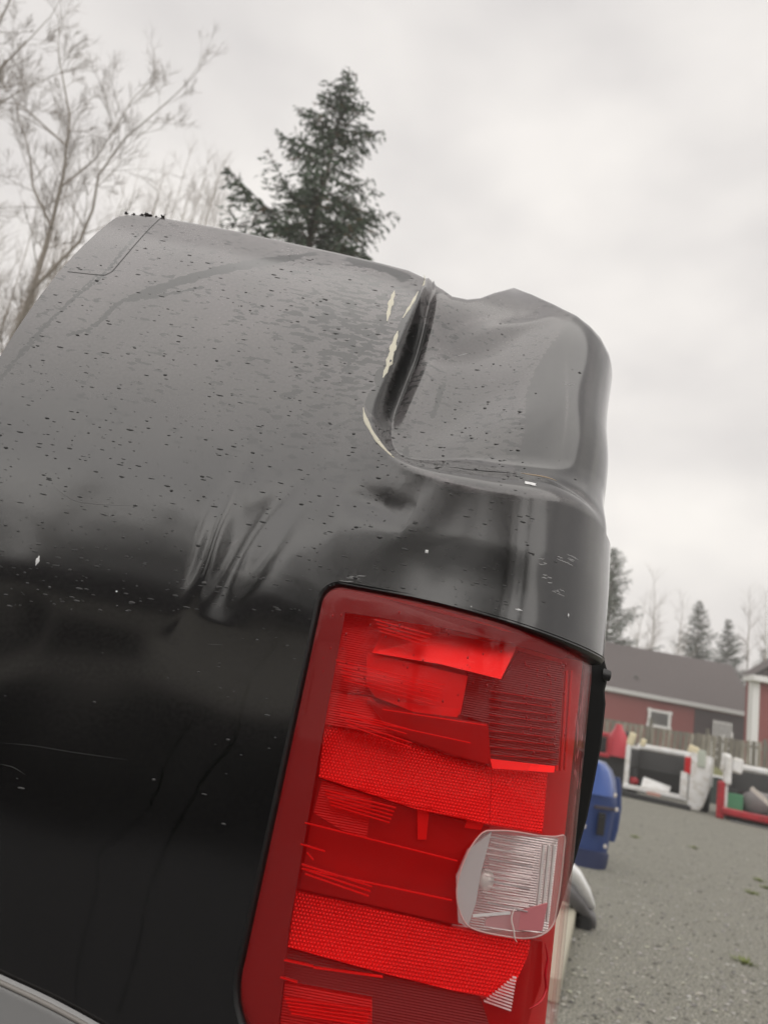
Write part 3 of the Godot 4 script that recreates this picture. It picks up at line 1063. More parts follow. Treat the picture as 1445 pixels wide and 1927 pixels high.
func make_yard() -> void:
	var white := mat(Color.WHITE, 0.3)
	white.albedo_texture = noise_tex(0.02, 81, [[0.25, Color(0.62, 0.60, 0.56)], [0.42, Color(0.74, 0.735, 0.72)], [0.8, gray(0.82)]], 5, false, 1.0, FastNoiseLite.TYPE_SIMPLEX_SMOOTH, 256)
	world_mapped(white, 0.9)
	var red := mat(Color.WHITE, 0.3)
	red.albedo_texture = noise_tex(0.02, 82, [[0.25, Color(0.26, 0.014, 0.02)], [0.6, Color(0.42, 0.018, 0.03)]], 5, false, 1.0, FastNoiseLite.TYPE_SIMPLEX_SMOOTH, 256)
	world_mapped(red, 0.9)
	var liner := mat(gray(0.055), 0.6)
	var liner2 := mat(gray(0.014), 0.7)
	var black := mat(gray(0.012), 0.6)
	var cream := mat(Color(0.72, 0.64, 0.44), 0.6)
	# --- the white bed, seen from behind
	var z := 19.3
	var tl := at(1184, 1400, z)
	var tr := at(1288, 1421, z)
	var br := at(1282, 1500, z)
	var wide0 := at(1177, 1450, z).x
	var wide1 := at(1290, 1450, z).x
	var o := Vector3((wide0 + wide1) / 2, 0, -z)
	var rail := (tl.y + tr.y) / 2
	var floor_ := br.y + 0.02
	var bed := thing("truck_bed", "white pickup bed seen from behind, tailgate missing, beside the green wall", "truck bed", o, "truck beds parked along the green wall")
	var deep := 2.0
	bed_box(bed, o, wide0, wide1, floor_, rail, z, deep, white, white, liner, liner2)
	# right hand wing with its wheel arch, as far as the wheel
	var wx := at(1324, 1450, z).x
	var g := Geo.new()
	var side := PackedVector3Array()
	var arch_y := floor_ + 0.02
	for i in 9:
		var f := i / 8.0
		var ang := f * PI * 0.5
		for j in 7:
			var q := j / 6.0
			side.append(Vector3(wide1 + 0.02 + (wx - wide1) * sin(ang), lerpf(floor_ - 0.25 + 0.55 * smoothstep(0.35, 0.9, f), rail + 0.10 - 0.05 * f, q) , -z - 0.25 * (1.0 - cos(ang))))
	g.grid(side, 7, Vector3.BACK)
	g.quad(Vector3(wx + 0.02, floor_ + 0.35, -z - 0.25), Vector3(wx + 0.02, floor_ + 0.35, -z - deep), Vector3(wx + 0.02, rail + 0.05, -z - deep), Vector3(wx + 0.02, rail + 0.05, -z - 0.25), Vector3.RIGHT)
	g.quad(Vector3(wide1, rail + 0.1, -z), Vector3(wx, rail + 0.05, -z - 0.25), Vector3(wx, rail + 0.05, -z - deep), Vector3(wide1, rail + 0.1, -z - deep), Vector3.UP)
	obj("wing", g, white, bed, o)
	g = Geo.new()
	var lampc := at(1288, 1439, z)
	g.box(lampc + Vector3(0, 0, 0.03), Vector3(0.15, 0.42, 0.06), Basis.IDENTITY, 0.02)
	obj("tail_light", g, mat(Color(0.5, 0.01, 0.015), 0.15), bed, o)
	g = Geo.new()
	var fc := at(1311, 1427, z)
	g.box(fc + Vector3(0, 0, -0.02), Vector3(0.19, 0.42, 0.04), Basis.IDENTITY, 0.03)
	obj("fuel_door", g, mat(Color(0.45, 0.49, 0.42), 0.4), bed, o)
	g = Geo.new()
	g.box(at(1281, 1474, z) + Vector3(0, 0, 0.04), Vector3(0.17, 0.60, 0.06), Basis.IDENTITY, 0.02)
	for k in 3:
		g.box(at(1281, 1462 + k * 12, z) + Vector3(-0.02, 0, 0.075), Vector3(0.05, 0.08, 0.02), Basis.IDENTITY, 0.01)
	obj("latch_bracket", g, white, bed, o)
	g = Geo.new()
	g.box(at(1230, 1507, z) + Vector3(0, -0.02, 0.22), Vector3(1.75, 0.22, 0.3), Basis(Vector3.FORWARD, 0.02), 0.03)
	g.box(at(1225, 1518, z) + Vector3(0, -0.07, -0.3), Vector3(1.3, 0.16, 0.5))
	obj("bumper", g, black, bed, o)
	g = Geo.new()
	g.box(at(1226, 1492, z) + Vector3(0.05, -0.02, 0.06), Vector3(0.34, 0.07, 0.02))
	obj("number_plate", g, mat(Color(0.5, 0.25, 0.2), 0.5), bed, o)
	for k in [[1190, 1386, 0.17, 0.34], [1211, 1393, 0.13, 0.20], [1298, 1406, 0.26, 0.20]]:
		g = Geo.new()
		var c := at(k[0], k[1], z)
		g.box(c + Vector3(0, -0.06, -0.12), Vector3(k[2], k[3], 0.22), Basis(Vector3.FORWARD, 0.25), 0.03)
		obj("rail_cap", g, cream, bed, o)
	wheel(bed, Vector3(wx - 0.12, 0.36, -z - 0.62), 0.36, 0.24, o)
	wheel(bed, Vector3(wide0 + 0.14, 0.36, -z - 0.62), 0.36, 0.24, o)
	turned(bed, o, -0.50)
	# things lying in it
	var it := at(1186, 1477, z + 0.1)
	g = Geo.new()
	g.box(Vector3(it.x, floor_ + 0.13, it.z - 0.25), Vector3(0.28, 0.2, 0.3), Basis.IDENTITY, 0.06)
	var bag := obj("red_box", g, red, self, o)
	turned(bag, o, -0.50)
	tag(bag, "small red box lying in the left of the white pickup bed", "box")
	g = Geo.new()
	var sheet := PackedVector3Array()
	var p0 := at(1203, 1484, z + 0.1)
	for i in 7:
		for j in 5:
			sheet.append(Vector3(p0.x + i * 0.115, floor_ + 0.05 + 0.24 * sin(j / 4.0 * PI * 0.55) * (1.0 - i * 0.08), -z - 0.12 - j * 0.14))
	g.grid(sheet, 5, Vector3.UP)
	for i in sheet.size():
		sheet[i] -= Vector3(0, 0.02, 0)
	g.grid(sheet, 5, Vector3.DOWN)
	var cp := obj("curved_panel", g, white, self, o)
	turned(cp, o, -0.50)
	tag(cp, "curved white body panel lying in the white pickup bed", "car panel")
	# --- the white over red bed at the right edge
	z = 17.4
	tl = at(1374, 1430, z)
	wide0 = at(1366, 1500, z).x
	wide1 = wide0 + 1.75
	rail = at(1400, 1446, z).y
	floor_ = at(1372, 1531, z).y
	o = Vector3((wide0 + wide1) / 2, 0, -z)
	bed = thing("truck_bed", "white over red pickup bed cut by the picture's right edge", "truck bed", o, "truck beds parked along the green wall")
	bed_box(bed, o, wide0, wide1, floor_, rail, z, 2.0, white, red, liner, mat(Color(0.03, 0.016, 0.018), 0.7))
	g = Geo.new()
	g.box(at(1364, 1508, z) + Vector3(0, 0, 0.05), Vector3(0.17, 0.86, 0.12), Basis.IDENTITY, 0.03)
	obj("red_post", g, red, bed, o)
	g = Geo.new()
	g.box(at(1379, 1458, z) + Vector3(-0.02, 0.08, 0.06), Vector3(0.14, 0.66, 0.1), Basis.IDENTITY, 0.03)
	obj("white_post", g, white, bed, o)
	for k in [[1373, 1428, 0.2, 0.34], [1393, 1434, 0.24, 0.26]]:
		g = Geo.new()
		g.box(at(k[0], k[1], z) + Vector3(0, -0.1, -0.1), Vector3(k[2], k[3] + 0.1, 0.2), Basis(Vector3.FORWARD, 0.1), 0.04)
		obj("rail_cap", g, white, bed, o)
	g = Geo.new()
	g.box(Vector3((wide0 + wide1) / 2, floor_ + 0.02, -z + 0.1), Vector3(wide1 - wide0, 0.16, 0.16), Basis.IDENTITY, 0.03)
	obj("sill", g, red, bed, o)
	for k in 4:
		g = Geo.new()
		g.box(Vector3((wide0 + wide1) / 2 + 0.12, floor_ - 0.16 - k * 0.085, -z + 0.28 - k * 0.02), Vector3(1.6, 0.05, 0.08), Basis.IDENTITY, 0.015)
		obj("bumper_bar", g, mat(gray(0.03 if k % 2 else 0.09), 0.6), bed, o)
	wheel(bed, Vector3(wide0 + 0.2, 0.36, -z - 0.6), 0.36, 0.24, o)
	wheel(bed, Vector3(wide1 - 0.2, 0.36, -z - 0.6), 0.36, 0.24, o)
	turned(bed, o, -0.52)
	var cr := at(1384, 1507, z + 0.1)
	g = Geo.new()
	g.box(Vector3(cr.x, floor_ + 0.24, cr.z - 0.1), Vector3(0.34, 0.40, 0.3), Basis.IDENTITY, 0.02)
	var crate := obj("green_crate", g, mat(Color(0.06, 0.22, 0.11), 0.6), self, o)
	turned(crate, o, -0.52)
	tag(crate, "small green crate standing inside the white over red bed", "crate")
	for k in [[1412, 1510, 0.36, 0.30, "round grey sack beside the green crate"], [1437, 1512, 0.42, 0.3, "grey sack leaning against another in the red bed, farther from the crate"]]:
		g = Geo.new()
		var c := at(k[0], k[1], z + 0.3)
		var pp := PackedVector3Array()
		for i in 9:
			for j in 17:
				var a := TAU * j / 16.0
				var e := PI * i / 8.0
				var wob := 1.0 + 0.08 * sin(a * 3.0 + k[0]) * sin(e)
				pp.append(Vector3(c.x, floor_ + k[3], c.z - 0.2) + Vector3(sin(e) * cos(a) * k[2] * wob, cos(e) * k[3], sin(e) * sin(a) * 0.3 * wob))
		g.grid(pp, 17, Vector3.BACK)
		var sack := obj("grey_sack", g, mat(Color(0.22, 0.2, 0.2), 0.7), self, o)
		turned(sack, o, -0.52)
		tag(sack, k[4], "sack", "grey sacks in the red bed")
	g = Geo.new()
	var s0 := at(1413, 1487, z + 0.05)
	g.bar(s0 + Vector3(0, 0.05, 0.0), s0 + Vector3(0.62, -0.40, 0.12), 0.10, 0.04, Vector3.BACK)
	var strip := obj("pale_strip", g, mat(Color(0.55, 0.5, 0.45), 0.5), self, o)
	turned(strip, o, -0.52)
	tag(strip, "pale trim strip lying across the grey sacks", "trim strip")
	# --- the red bed half hidden by the black post
	z = 22.0
	var ra := at(1112, 1372, z)
	var rb := at(1146, 1384, z)
	o = Vector3(rb.x, 0, -z)
	bed = thing("truck_bed", "red pickup bed end half hidden behind the black post", "truck bed", o, "truck beds parked along the green wall")
	floor_ = at(1160, 1424, z).y
	rail = rb.y
	bed_box(bed, o, ra.x - 0.6, rb.x + 0.06, floor_, rail, z, 1.6, red, red, liner2, liner2)
	g = Geo.new()
	var post := PackedVector3Array()
	for i in 13:
		var f := i / 12.0
		var c := at(lerpf(1163, 1160, f), lerpf(1363, 1424, f), z)
		var hw := lerpf(0.10, 0.27, smoothstep(0.0, 0.45, f))
		for j in 9:
			var a := PI * j / 8.0
			post.append(c + Vector3(-cos(a) * hw, 0, sin(a) * 0.25 - 0.1))
	g.grid(post, 9, Vector3.BACK)
	obj("corner_post", g, mat(Color(0.55, 0.05, 0.07), 0.3), bed, o)
	g = Geo.new()
	g.box(at(1177, 1397, z) + Vector3(0, 0, -0.25), Vector3(0.3, 0.62, 0.3), Basis.IDENTITY, 0.05)
	obj("tail_light", g, mat(gray(0.02), 0.3), bed, o)
	g = Geo.new()
	g.box(Vector3(rb.x + 0.1, floor_ / 2, -z - 0.5), Vector3(0.9, floor_, 0.8))
	obj("frame", g, black, bed, o)
	turned(bed, o, -0.42)
	# --- blue tailgate corner close by
	blue_panel()
	# --- silver bumper end and the plank on the gravel
	bumper_end()
	var k0 := on_ground(1066, 1716)
	var k1 := on_ground(1020, 1885)
	g = Geo.new()
	g.bar(k0 + Vector3(0, 0.06, 0), k1 + Vector3(0, 0.06, 0), 0.14, 0.12)
	tag(obj("plank", g, mat(Color(0.42, 0.39, 0.31), 0.8), self), "pale wooden plank lying on the gravel beside the tail light", "plank")

func bed_box(bed: Node3D, o: Vector3, x0: float, x1: float, floor_: float, rail: float, z: float, deep: float, upper: Material, lower: Material, liner: Material, dark: Material) -> void:
	var g := Geo.new()
	g.box(Vector3((x0 + x1) / 2, floor_ - 0.05, -z - deep / 2), Vector3(x1 - x0 - 0.1, 0.1, deep - 0.02))
	obj("bed_floor", g, dark, bed, o)
	g = Geo.new()
	g.box(Vector3((x0 + x1) / 2, floor_ - 0.02, -z), Vector3(x1 - x0, 0.12, 0.09), Basis.IDENTITY, 0.02)
	obj("rear_sill", g, lower, bed, o)
	for s in 2:
		g = Geo.new()
		var x := x0 + 0.06 if s == 0 else x1 - 0.06
		g.box(Vector3(x, (floor_ + rail) / 2, -z - deep / 2), Vector3(0.12, rail - floor_, deep), Basis.IDENTITY, 0.03)
		obj("bed_side", g, upper, bed, o)
		g = Geo.new()
		var xi := x0 + 0.126 if s == 0 else x1 - 0.126
		g.box(Vector3(xi, (floor_ + rail) / 2 - 0.04, -z - deep / 2 - 0.05), Vector3(0.012, rail - floor_ - 0.1, deep - 0.12))
		obj("liner", g, liner, bed, o)
	g = Geo.new()
	g.box(Vector3((x0 + x1) / 2, (floor_ + rail) / 2 - 0.02, -z - deep + 0.05), Vector3(x1 - x0 - 0.26, rail - floor_ - 0.1, 0.06))
	obj("bulkhead", g, liner, bed, o)
	g = Geo.new()
	g.box(Vector3((x0 + x1) / 2, lerpf(floor_, rail, 0.24), -z - deep + 0.12), Vector3(x1 - x0 - 0.27, (rail - floor_) * 0.46, 0.08), Basis.IDENTITY, 0.02)
	for q in [x0 + 0.14, x1 - 0.14]:
		g.box(Vector3(q, lerpf(floor_, rail, 0.24), -z - deep / 2 - 0.05), Vector3(0.016, (rail - floor_) * 0.46, deep - 0.14))
	obj("floor_mat", g, dark, bed, o)
	g = Geo.new()
	g.box(Vector3((x0 + x1) / 2, rail + 0.02, -z - deep + 0.05), Vector3(x1 - x0 - 0.1, 0.16, 0.14), Basis.IDENTITY, 0.04)
	obj("front_rail", g, upper, bed, o)
	g = Geo.new()
	g.box(Vector3((x0 + x1) / 2, (floor_ - 0.1 + 0.2) / 2, -z - deep * 0.5 - 0.1), Vector3(x1 - x0 - 0.5, floor_ - 0.32, deep - 0.4))  # black box added to paint the dark shade under the bed
	obj("underbody_shade", g, mat(gray(0.01), 0.9), bed, o)
	for s in 2:
		g = Geo.new()
		g.box(Vector3(x0 + 0.35 if s == 0 else x1 - 0.35, (floor_ - 0.1) / 2 + 0.12, -z - deep * 0.55), Vector3(0.1, floor_ - 0.32, 0.9))
		obj("chassis_rail", g, dark, bed, o)

func blue_panel() -> void:
	var z := 7.6
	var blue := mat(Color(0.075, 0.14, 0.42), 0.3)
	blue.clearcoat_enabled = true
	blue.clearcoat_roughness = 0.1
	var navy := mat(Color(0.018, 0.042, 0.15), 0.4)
	var o := on_ground(1110, 1625)
	var t := thing("blue_tailgate", "scuffed blue truck body corner standing on the gravel by the black post", "truck part", Vector3(o.x - 0.1, 0, o.z))
	o = t.position
	# rounded upper shell
	var g := Geo.new()
	var rows := [[1431, 1096, 1128], [1437, 1094, 1142], [1448, 1092, 1150], [1464, 1090, 1155], [1480, 1088, 1157], [1494, 1086, 1157]]
	shell(g, rows, z, 0.16)
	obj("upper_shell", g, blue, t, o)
	g = Geo.new()
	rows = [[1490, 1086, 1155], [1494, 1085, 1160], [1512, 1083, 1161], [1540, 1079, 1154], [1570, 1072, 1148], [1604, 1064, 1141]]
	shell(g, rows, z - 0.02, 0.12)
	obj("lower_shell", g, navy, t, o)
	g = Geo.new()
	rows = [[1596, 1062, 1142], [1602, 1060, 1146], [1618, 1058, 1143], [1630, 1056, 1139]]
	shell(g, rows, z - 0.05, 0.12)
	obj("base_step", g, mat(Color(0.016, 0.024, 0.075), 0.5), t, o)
	g = Geo.new()
	rows = [[1462, 1150, 1166], [1475, 1148, 1169], [1520, 1146, 1169], [1560, 1142, 1163], [1582, 1140, 1156]]
	shell(g, rows, z + 0.3, 0.06)
	obj("rear_flange", g, navy, t, o)
	g = Geo.new()
	g.bar(at(1133, 1530, z - 0.2), at(1128, 1572, z - 0.2), 0.07, 0.03, Vector3.BACK)
	obj("slot", g, mat(gray(0.008), 0.5), t, o)
	g = Geo.new()
	g.bar(at(1118, 1518, z - 0.19), at(1159, 1524, z - 0.16), 0.03, 0.025, Vector3.BACK)
	obj("seam", g, mat(Color(0.05, 0.04, 0.05), 0.5), t, o)
	for k in [[1131, 1536], [1157, 1497], [1160, 1524], [1138, 1593], [1099, 1555]]:
		g = Geo.new()
		g.box(at(k[0], k[1], z - 0.2), Vector3(0.03, 0.04, 0.03), Basis.IDENTITY, 0.01)
		obj("bolt", g, mat(Color(0.6, 0.55, 0.5), 0.4), t, o)
	g = Geo.new()
	var edge := PackedVector3Array()
	for k in [[1122, 1432], [1138, 1437], [1149, 1450], [1155, 1468], [1157, 1492]]:
		edge.append(at(k[0], k[1], z - 0.03))
	g.tube(edge, even(5, 0.014, false), 6)
	obj("trim", g, mat(Color(0.3, 0.33, 0.45), 0.3), t, o)

func shell(g: Geo, rows: Array, z: float, bulge: float) -> void:
	# rows of [height in view, left, right] become a bowed panel with a back and closed sides
	var n := 9
	var p := PackedVector3Array()
	var b := PackedVector3Array()
	for r in rows:
		var y := at(lerpf(r[1], r[2], 0.5), r[0], z).y
		var x0 := at(r[1], r[0], z).x
		var x1 := at(r[2], r[0], z).x
		for j in n:
			var f := j / (n - 1.0)
			var q := Vector3(lerpf(x0, x1, f), y, -z + bulge * (1.0 - pow(absf(f * 2.0 - 1.0), 3.0)))
			p.append(q)
			b.append(Vector3(q.x, q.y, -z - 0.05))
	g.grid(p, n, Vector3.BACK)
	g.grid(b, n, Vector3.FORWARD)
	for i in rows.size() - 1:
		for j in [0, n - 1]:
			var a: int = i * n + j
			g.quad(p[a], p[a + n], b[a + n], b[a], Vector3(-1 if j == 0 else 1, 0, 0))
	for j in n - 1:
		g.quad(p[j], p[j + 1], b[j + 1], b[j], Vector3.UP)
		var k := (rows.size() - 1) * n + j
		g.quad(p[k], p[k + 1], b[k + 1], b[k], Vector3.DOWN)

func bumper_end() -> void:
	var z := 4.9
	var o := on_ground(1108, 1752)
	var t := thing("bumper_end", "chrome bumper end with grey plastic lower half, on the gravel", "bumper", o)
	var spec := [[[[1050, 1590], [1070, 1615], [1092, 1638], [1110, 1672], [1117, 1698], [1114, 1710]], [[1040, 1628], [1062, 1648], [1078, 1664], [1094, 1688], [1106, 1708], [1112, 1712]], "chrome_face"], [[[1040, 1629], [1062, 1649], [1078, 1665], [1094, 1689], [1106, 1709], [1115, 1711]], [[1040, 1690], [1060, 1696], [1076, 1706], [1092, 1720], [1106, 1738], [1117, 1756]], "lower_face"]]
	for s in spec:
		var g := Geo.new()
		var p := PackedVector3Array()
		var b := PackedVector3Array()
		for i in 6:
			for j in 6:
				var f := j / 5.0
				var q := at(lerpf(s[0][i][0], s[1][i][0], f), lerpf(s[0][i][1], s[1][i][1], f), z + i * 0.05)
				q += Vector3(0.0, 0.02, 0.06) * sin(f * PI)
				p.append(q)
				b.append(q - Vector3(0.01, 0.0, 0.07 - 0.05 * sin(f * PI)))
		g.grid(p, 6, Vector3.BACK)
		g.grid(b, 6, Vector3.FORWARD)
		for i in 5:
			for j in [0, 5]:
				g.quad(p[i * 6 + j], p[i * 6 + 6 + j], b[i * 6 + 6 + j], b[i * 6 + j], Vector3(1, 1 if j == 0 else -1, 0))
			g.quad(p[30 + i], p[31 + i], b[31 + i], b[30 + i], Vector3.RIGHT)
			g.quad(p[i], p[i + 1], b[i + 1], b[i], Vector3.LEFT)
		obj(s[2], g, mat(gray(0.93), 0.15) if s[2] == "chrome_face" else mat(Color(0.14, 0.135, 0.14), 0.5), t, o)
	var g2 := Geo.new()
	g2.box(at(1096, 1735, z + 0.2), Vector3(0.10, 0.10, 0.1), Basis.IDENTITY, 0.02)
	obj("bracket", g2, mat(gray(0.01), 0.7), t, o)

# ---------------------------------------------------------------- the black truck
const U0 := -0.345
const U1 := 0.33
const V0 := -0.44
const V1 := 0.50

func skin_uv(q: Vector2) -> Vector2:
	return Vector2((q.x - U0) / (U1 - U0), (V1 - q.y) / (V1 - V0))

func paint_maps() -> Array:
	# rain on black paint: a fine mist of beads scatters light, the clear film between them does not; sky sheen and hollow shade are painted in
	var w := 1024
	var h := 1536
	var wet := PackedFloat32Array()     # 1 where a clear film of water lies, and in the darkened dent groove
	wet.resize(w * h)
	wet.fill(0.0)
	var stamp := func(line: Array, r: float) -> void:
		var pts := smoothed(skin_line(line), 0.002)
		for i in pts.size():
			var f := float(i) / maxf(1.0, pts.size() - 1.0)
			var c := skin_uv(pts[i] + Vector2(rng.randfn(0, 0.0006), rng.randfn(0, 0.0006))) * Vector2(w, h)
			var rr := r * (0.6 + 0.8 * rng.randf()) / 0.00062
			for y in range(maxi(0, int(c.y - rr)), mini(h, int(c.y + rr + 1))):
				for x in range(maxi(0, int(c.x - rr)), mini(w, int(c.x + rr + 1))):
					if Vector2(x - c.x, y - c.y).length() < rr:
						wet[y * w + x] = 1.0
	# runs and drips
	stamp.call([[560, 482], [470, 500], [390, 515], [320, 535], [250, 560]], 0.0042)
	stamp.call([[590, 478], [500, 488], [400, 508]], 0.0030)
	stamp.call([[380, 540], [300, 556], [230, 566], [180, 610], [130, 630]], 0.0016)
	stamp.call([[260, 440], [200, 510], [140, 560], [60, 640], [0, 715]], 0.0012)
	stamp.call([[180, 520], [110, 590], [40, 670]], 0.0010)
	stamp.call([[660, 490], [720, 505], [760, 520]], 0.006)
	stamp.call([[750, 560], [700, 640], [640, 700]], 0.0012)
	stamp.call([[797, 560], [780, 600], [762, 640], [742, 690], [722, 730], [706, 775]], 0.0075)  # dent groove: its deep shade painted by leaving the mist out
	stamp.call([[850, 655], [835, 700], [825, 725]], 0.0018)
	stamp.call([[775, 790], [772, 830], [765, 850]], 0.002)
	stamp.call([[700, 1040], [640, 1010], [560, 1090], [560, 1140], [500, 1240], [440, 1290], [390, 1340], [350, 1370], [310, 1440], [290, 1500], [240, 1560], [190, 1600], [180, 1680], [150, 1800], [140, 1900]], 0.0009)
	stamp.call([[600, 1060], [520, 1200], [470, 1280], [440, 1390], [400, 1440], [350, 1520], [310, 1600], [280, 1680], [260, 1780], [225, 1900]], 0.0011)
	# paler streaks: rubbed lip and corner, plus sky sheen painted on ledges and creases
	var rub_sheen := PackedFloat32Array()
	rub_sheen.resize(w * h)
	rub_sheen.fill(0.0)
	var streak := func(line: Array, r: float, much: float) -> void:
		var pts := smoothed(skin_line(line), 0.0015)
		for i in pts.size():
			var t := sin(PI * (i + 0.5) / pts.size())
			var c := skin_uv(pts[i]) * Vector2(w, h)
			var rr := r * (0.5 + 0.5 * t) / 0.00064
			for y in range(maxi(0, int(c.y - rr * 2)), mini(h, int(c.y + rr * 2 + 1))):
				for x in range(maxi(0, int(c.x - rr * 2)), mini(w, int(c.x + rr * 2 + 1))):
					var d := Vector2(x - c.x, y - c.y).length() / rr
					rub_sheen[y * w + x] = maxf(rub_sheen[y * w + x], much * t * exp(-d * d * 1.5))
	streak.call([[735, 855], [775, 890], [820, 912], [890, 934], [975, 945]], 0.0038, 0.9)
	streak.call([[790, 905], [850, 925], [930, 938]], 0.0016, 1.2)
	streak.call([[870, 925], [950, 942], [1040, 946], [1105, 965]], 0.0055, 0.45)
	streak.call([[1050, 905], [1095, 935], [1128, 985]], 0.0035, 0.7)
	streak.call([[840, 585], [890, 565], [960, 552]], 0.0040, 0.55)  # top ledge: brightness of its sky-facing slope, painted in
	streak.call([[800, 610], [780, 660], [755, 740]], 0.0022, 0.5)
	streak.call([[790, 545], [815, 560], [840, 580]], 0.0040, 0.45)
	streak.call([[1100, 620], [1110, 720], [1105, 840]], 0.0045, 0.4)
	streak.call([[1075, 640], [1080, 740], [1070, 860]], 0.0020, 0.45)
	streak.call([[470, 860], [440, 930], [415, 1000], [392, 1062]], 0.0014, 0.25)  # from here the bright reflection lines of the creases, painted in
	streak.call([[400, 1065], [440, 1020], [480, 985]], 0.0016, 0.35)
	streak.call([[395, 1068], [440, 1072], [480, 1085]], 0.0010, 0.35)
	streak.call([[1110, 1010], [1128, 1080], [1130, 1180]], 0.0050, 0.35)
	var a := FastNoiseLite.new()
	a.seed = 71
	a.frequency = 0.055
	a.fractal_octaves = 3
	var big := FastNoiseLite.new()
	big.seed = 72
	big.frequency = 0.010
	big.fractal_octaves = 2
	var fine := FastNoiseLite.new()
	fine.seed = 73
	fine.frequency = 0.16
	fine.fractal_octaves = 2
	var dense := []      # where the beads have run together: place, reach, how much
	for k in [[690, 640, 0.060, 0.34], [620, 600, 0.05, 0.24], [760, 560, 0.04, 0.22], [640, 520, 0.05, 0.20], [980, 760, 0.028, 0.30], [960, 860, 0.03, 0.22], [640, 760, 0.05, 0.22], [560, 930, 0.05, 0.10], [760, 880, 0.03, 0.15], [300, 540, 0.03, 0.12]]:
		var q := on_skin(k[0], k[1])
		dense.append([q.x, q.y, 1.0 / (k[2] * k[2]), k[3]])
	var edge := smoothed(skin_line([[1085, 590], [1048, 640], [1015, 700], [1000, 800], [985, 850], [975, 905]]), 0.01)
	var albedo := Image.create_empty(w, h, false, Image.FORMAT_RGB8)
	var rough := Image.create_empty(w, h, false, Image.FORMAT_L8)
	var ad := PackedByteArray()
	ad.resize(w * h * 3)
	var rd := PackedByteArray()
	rd.resize(w * h)
	var lut := PackedByteArray()
	for i in 256:
		lut.append(int(clampf(gray(i / 255.0 * 0.35).linear_to_srgb().r, 0, 1) * 255.0))
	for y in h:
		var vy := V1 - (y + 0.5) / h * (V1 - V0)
		# mist tone fading downwards, with the sky's reflection painted into it
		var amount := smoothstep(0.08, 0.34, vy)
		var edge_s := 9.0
		for i in edge.size():
			if edge[i].y <= vy:
				edge_s = edge[i].x
				break
		for x in w:
			var s := U0 + (x + 0.5) / w * (U1 - U0)
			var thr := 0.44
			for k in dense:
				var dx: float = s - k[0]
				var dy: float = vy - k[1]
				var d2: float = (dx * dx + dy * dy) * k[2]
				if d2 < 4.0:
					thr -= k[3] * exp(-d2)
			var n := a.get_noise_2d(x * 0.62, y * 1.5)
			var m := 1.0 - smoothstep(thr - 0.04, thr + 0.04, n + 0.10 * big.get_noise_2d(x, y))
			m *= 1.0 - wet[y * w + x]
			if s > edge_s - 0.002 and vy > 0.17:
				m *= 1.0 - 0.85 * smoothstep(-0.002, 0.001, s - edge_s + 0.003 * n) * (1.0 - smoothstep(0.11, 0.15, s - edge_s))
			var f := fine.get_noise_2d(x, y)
			var mist_sheen := m * amount * (0.85 + 0.25 * big.get_noise_2d(x * 0.7 + 500.0, y * 0.7)) * (0.9 + 0.2 * f)
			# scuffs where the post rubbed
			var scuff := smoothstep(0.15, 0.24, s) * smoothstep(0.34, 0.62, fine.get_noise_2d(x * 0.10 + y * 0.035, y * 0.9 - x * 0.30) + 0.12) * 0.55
			var total := 0.002 + 0.006 * (1.0 - wet[y * w + x]) + 0.112 * mist_sheen * lerpf(1.0, 0.74, smoothstep(0.015, 0.04, s) * smoothstep(0.17, 0.22, vy)) + 0.10 * scuff + 0.115 * rub_sheen[y * w + x] * (0.75 + 0.5 * n + 0.25 * f)  # mist tone is cut inside the dent to paint the hollow darker
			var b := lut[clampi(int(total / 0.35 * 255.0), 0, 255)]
			var at_ := (y * w + x) * 3
			ad[at_] = b
			ad[at_ + 1] = b - b / 17
			ad[at_ + 2] = b - b / 20
			rd[y * w + x] = int(clampf(0.11 + 0.16 * mist_sheen + 0.12 * scuff + 0.03 * f, 0.04, 0.8) * 255.0)
	albedo = Image.create_from_data(w, h, false, Image.FORMAT_RGB8, ad)
	rough = Image.create_from_data(w, h, false, Image.FORMAT_L8, rd)
	return [ImageTexture.create_from_image(albedo), ImageTexture.create_from_image(rough)]

const LX := -0.0312      # the lamp's left edge, top and bottom on the skin
const LT := 0.0745
const LB := -0.216
const LR := 0.235

func lamp_sdf(s: float, y: float, grow: float) -> float:
	# distance to the lamp's outline, negative inside
	var top := LT - 0.012 * smoothstep(0.02, 0.2, s) + grow
	var l := LX - grow - 0.012 * (LT - y)
	var r := LR + grow
	var rad := 0.013 + grow
	if y < (top + LB) * 0.5:
		rad = 0.045 + grow
	if s > (l + r) * 0.5:
		rad = 0.004
	var c := Vector2((l + r) * 0.5, (top + LB - grow) * 0.5)
	var h := Vector2((r - l) * 0.5, (top - LB + grow) * 0.5)
	var q := Vector2(absf(s - c.x), absf(y - c.y)) - h + Vector2(rad, rad)
	return minf(maxf(q.x, q.y), 0.0) + Vector2(maxf(q.x, 0), maxf(q.y, 0)).length() - rad

func poly_sdf(q: Vector2, poly: PackedVector2Array) -> float:
	var b := 1e9
	for i in poly.size():
		b = minf(b, Geometry2D.get_closest_point_to_segment(q, poly[i], poly[(i + 1) % poly.size()]).distance_squared_to(q))
	return sqrt(b) * (-1.0 if Geometry2D.is_point_in_polygon(q, poly) else 1.0)

func steps_between(marks: Array) -> PackedFloat32Array:
	# marks: [value, spacing up to the next]
	var out := PackedFloat32Array()
	for i in marks.size() - 1:
		var a: float = marks[i][0]
		var b: float = marks[i + 1][0]
		var n := maxi(1, int(round((b - a) / marks[i][1])))
		for k in n:
			out.append(lerpf(a, b, float(k) / n))
	out.append(marks[-1][0])
	return out

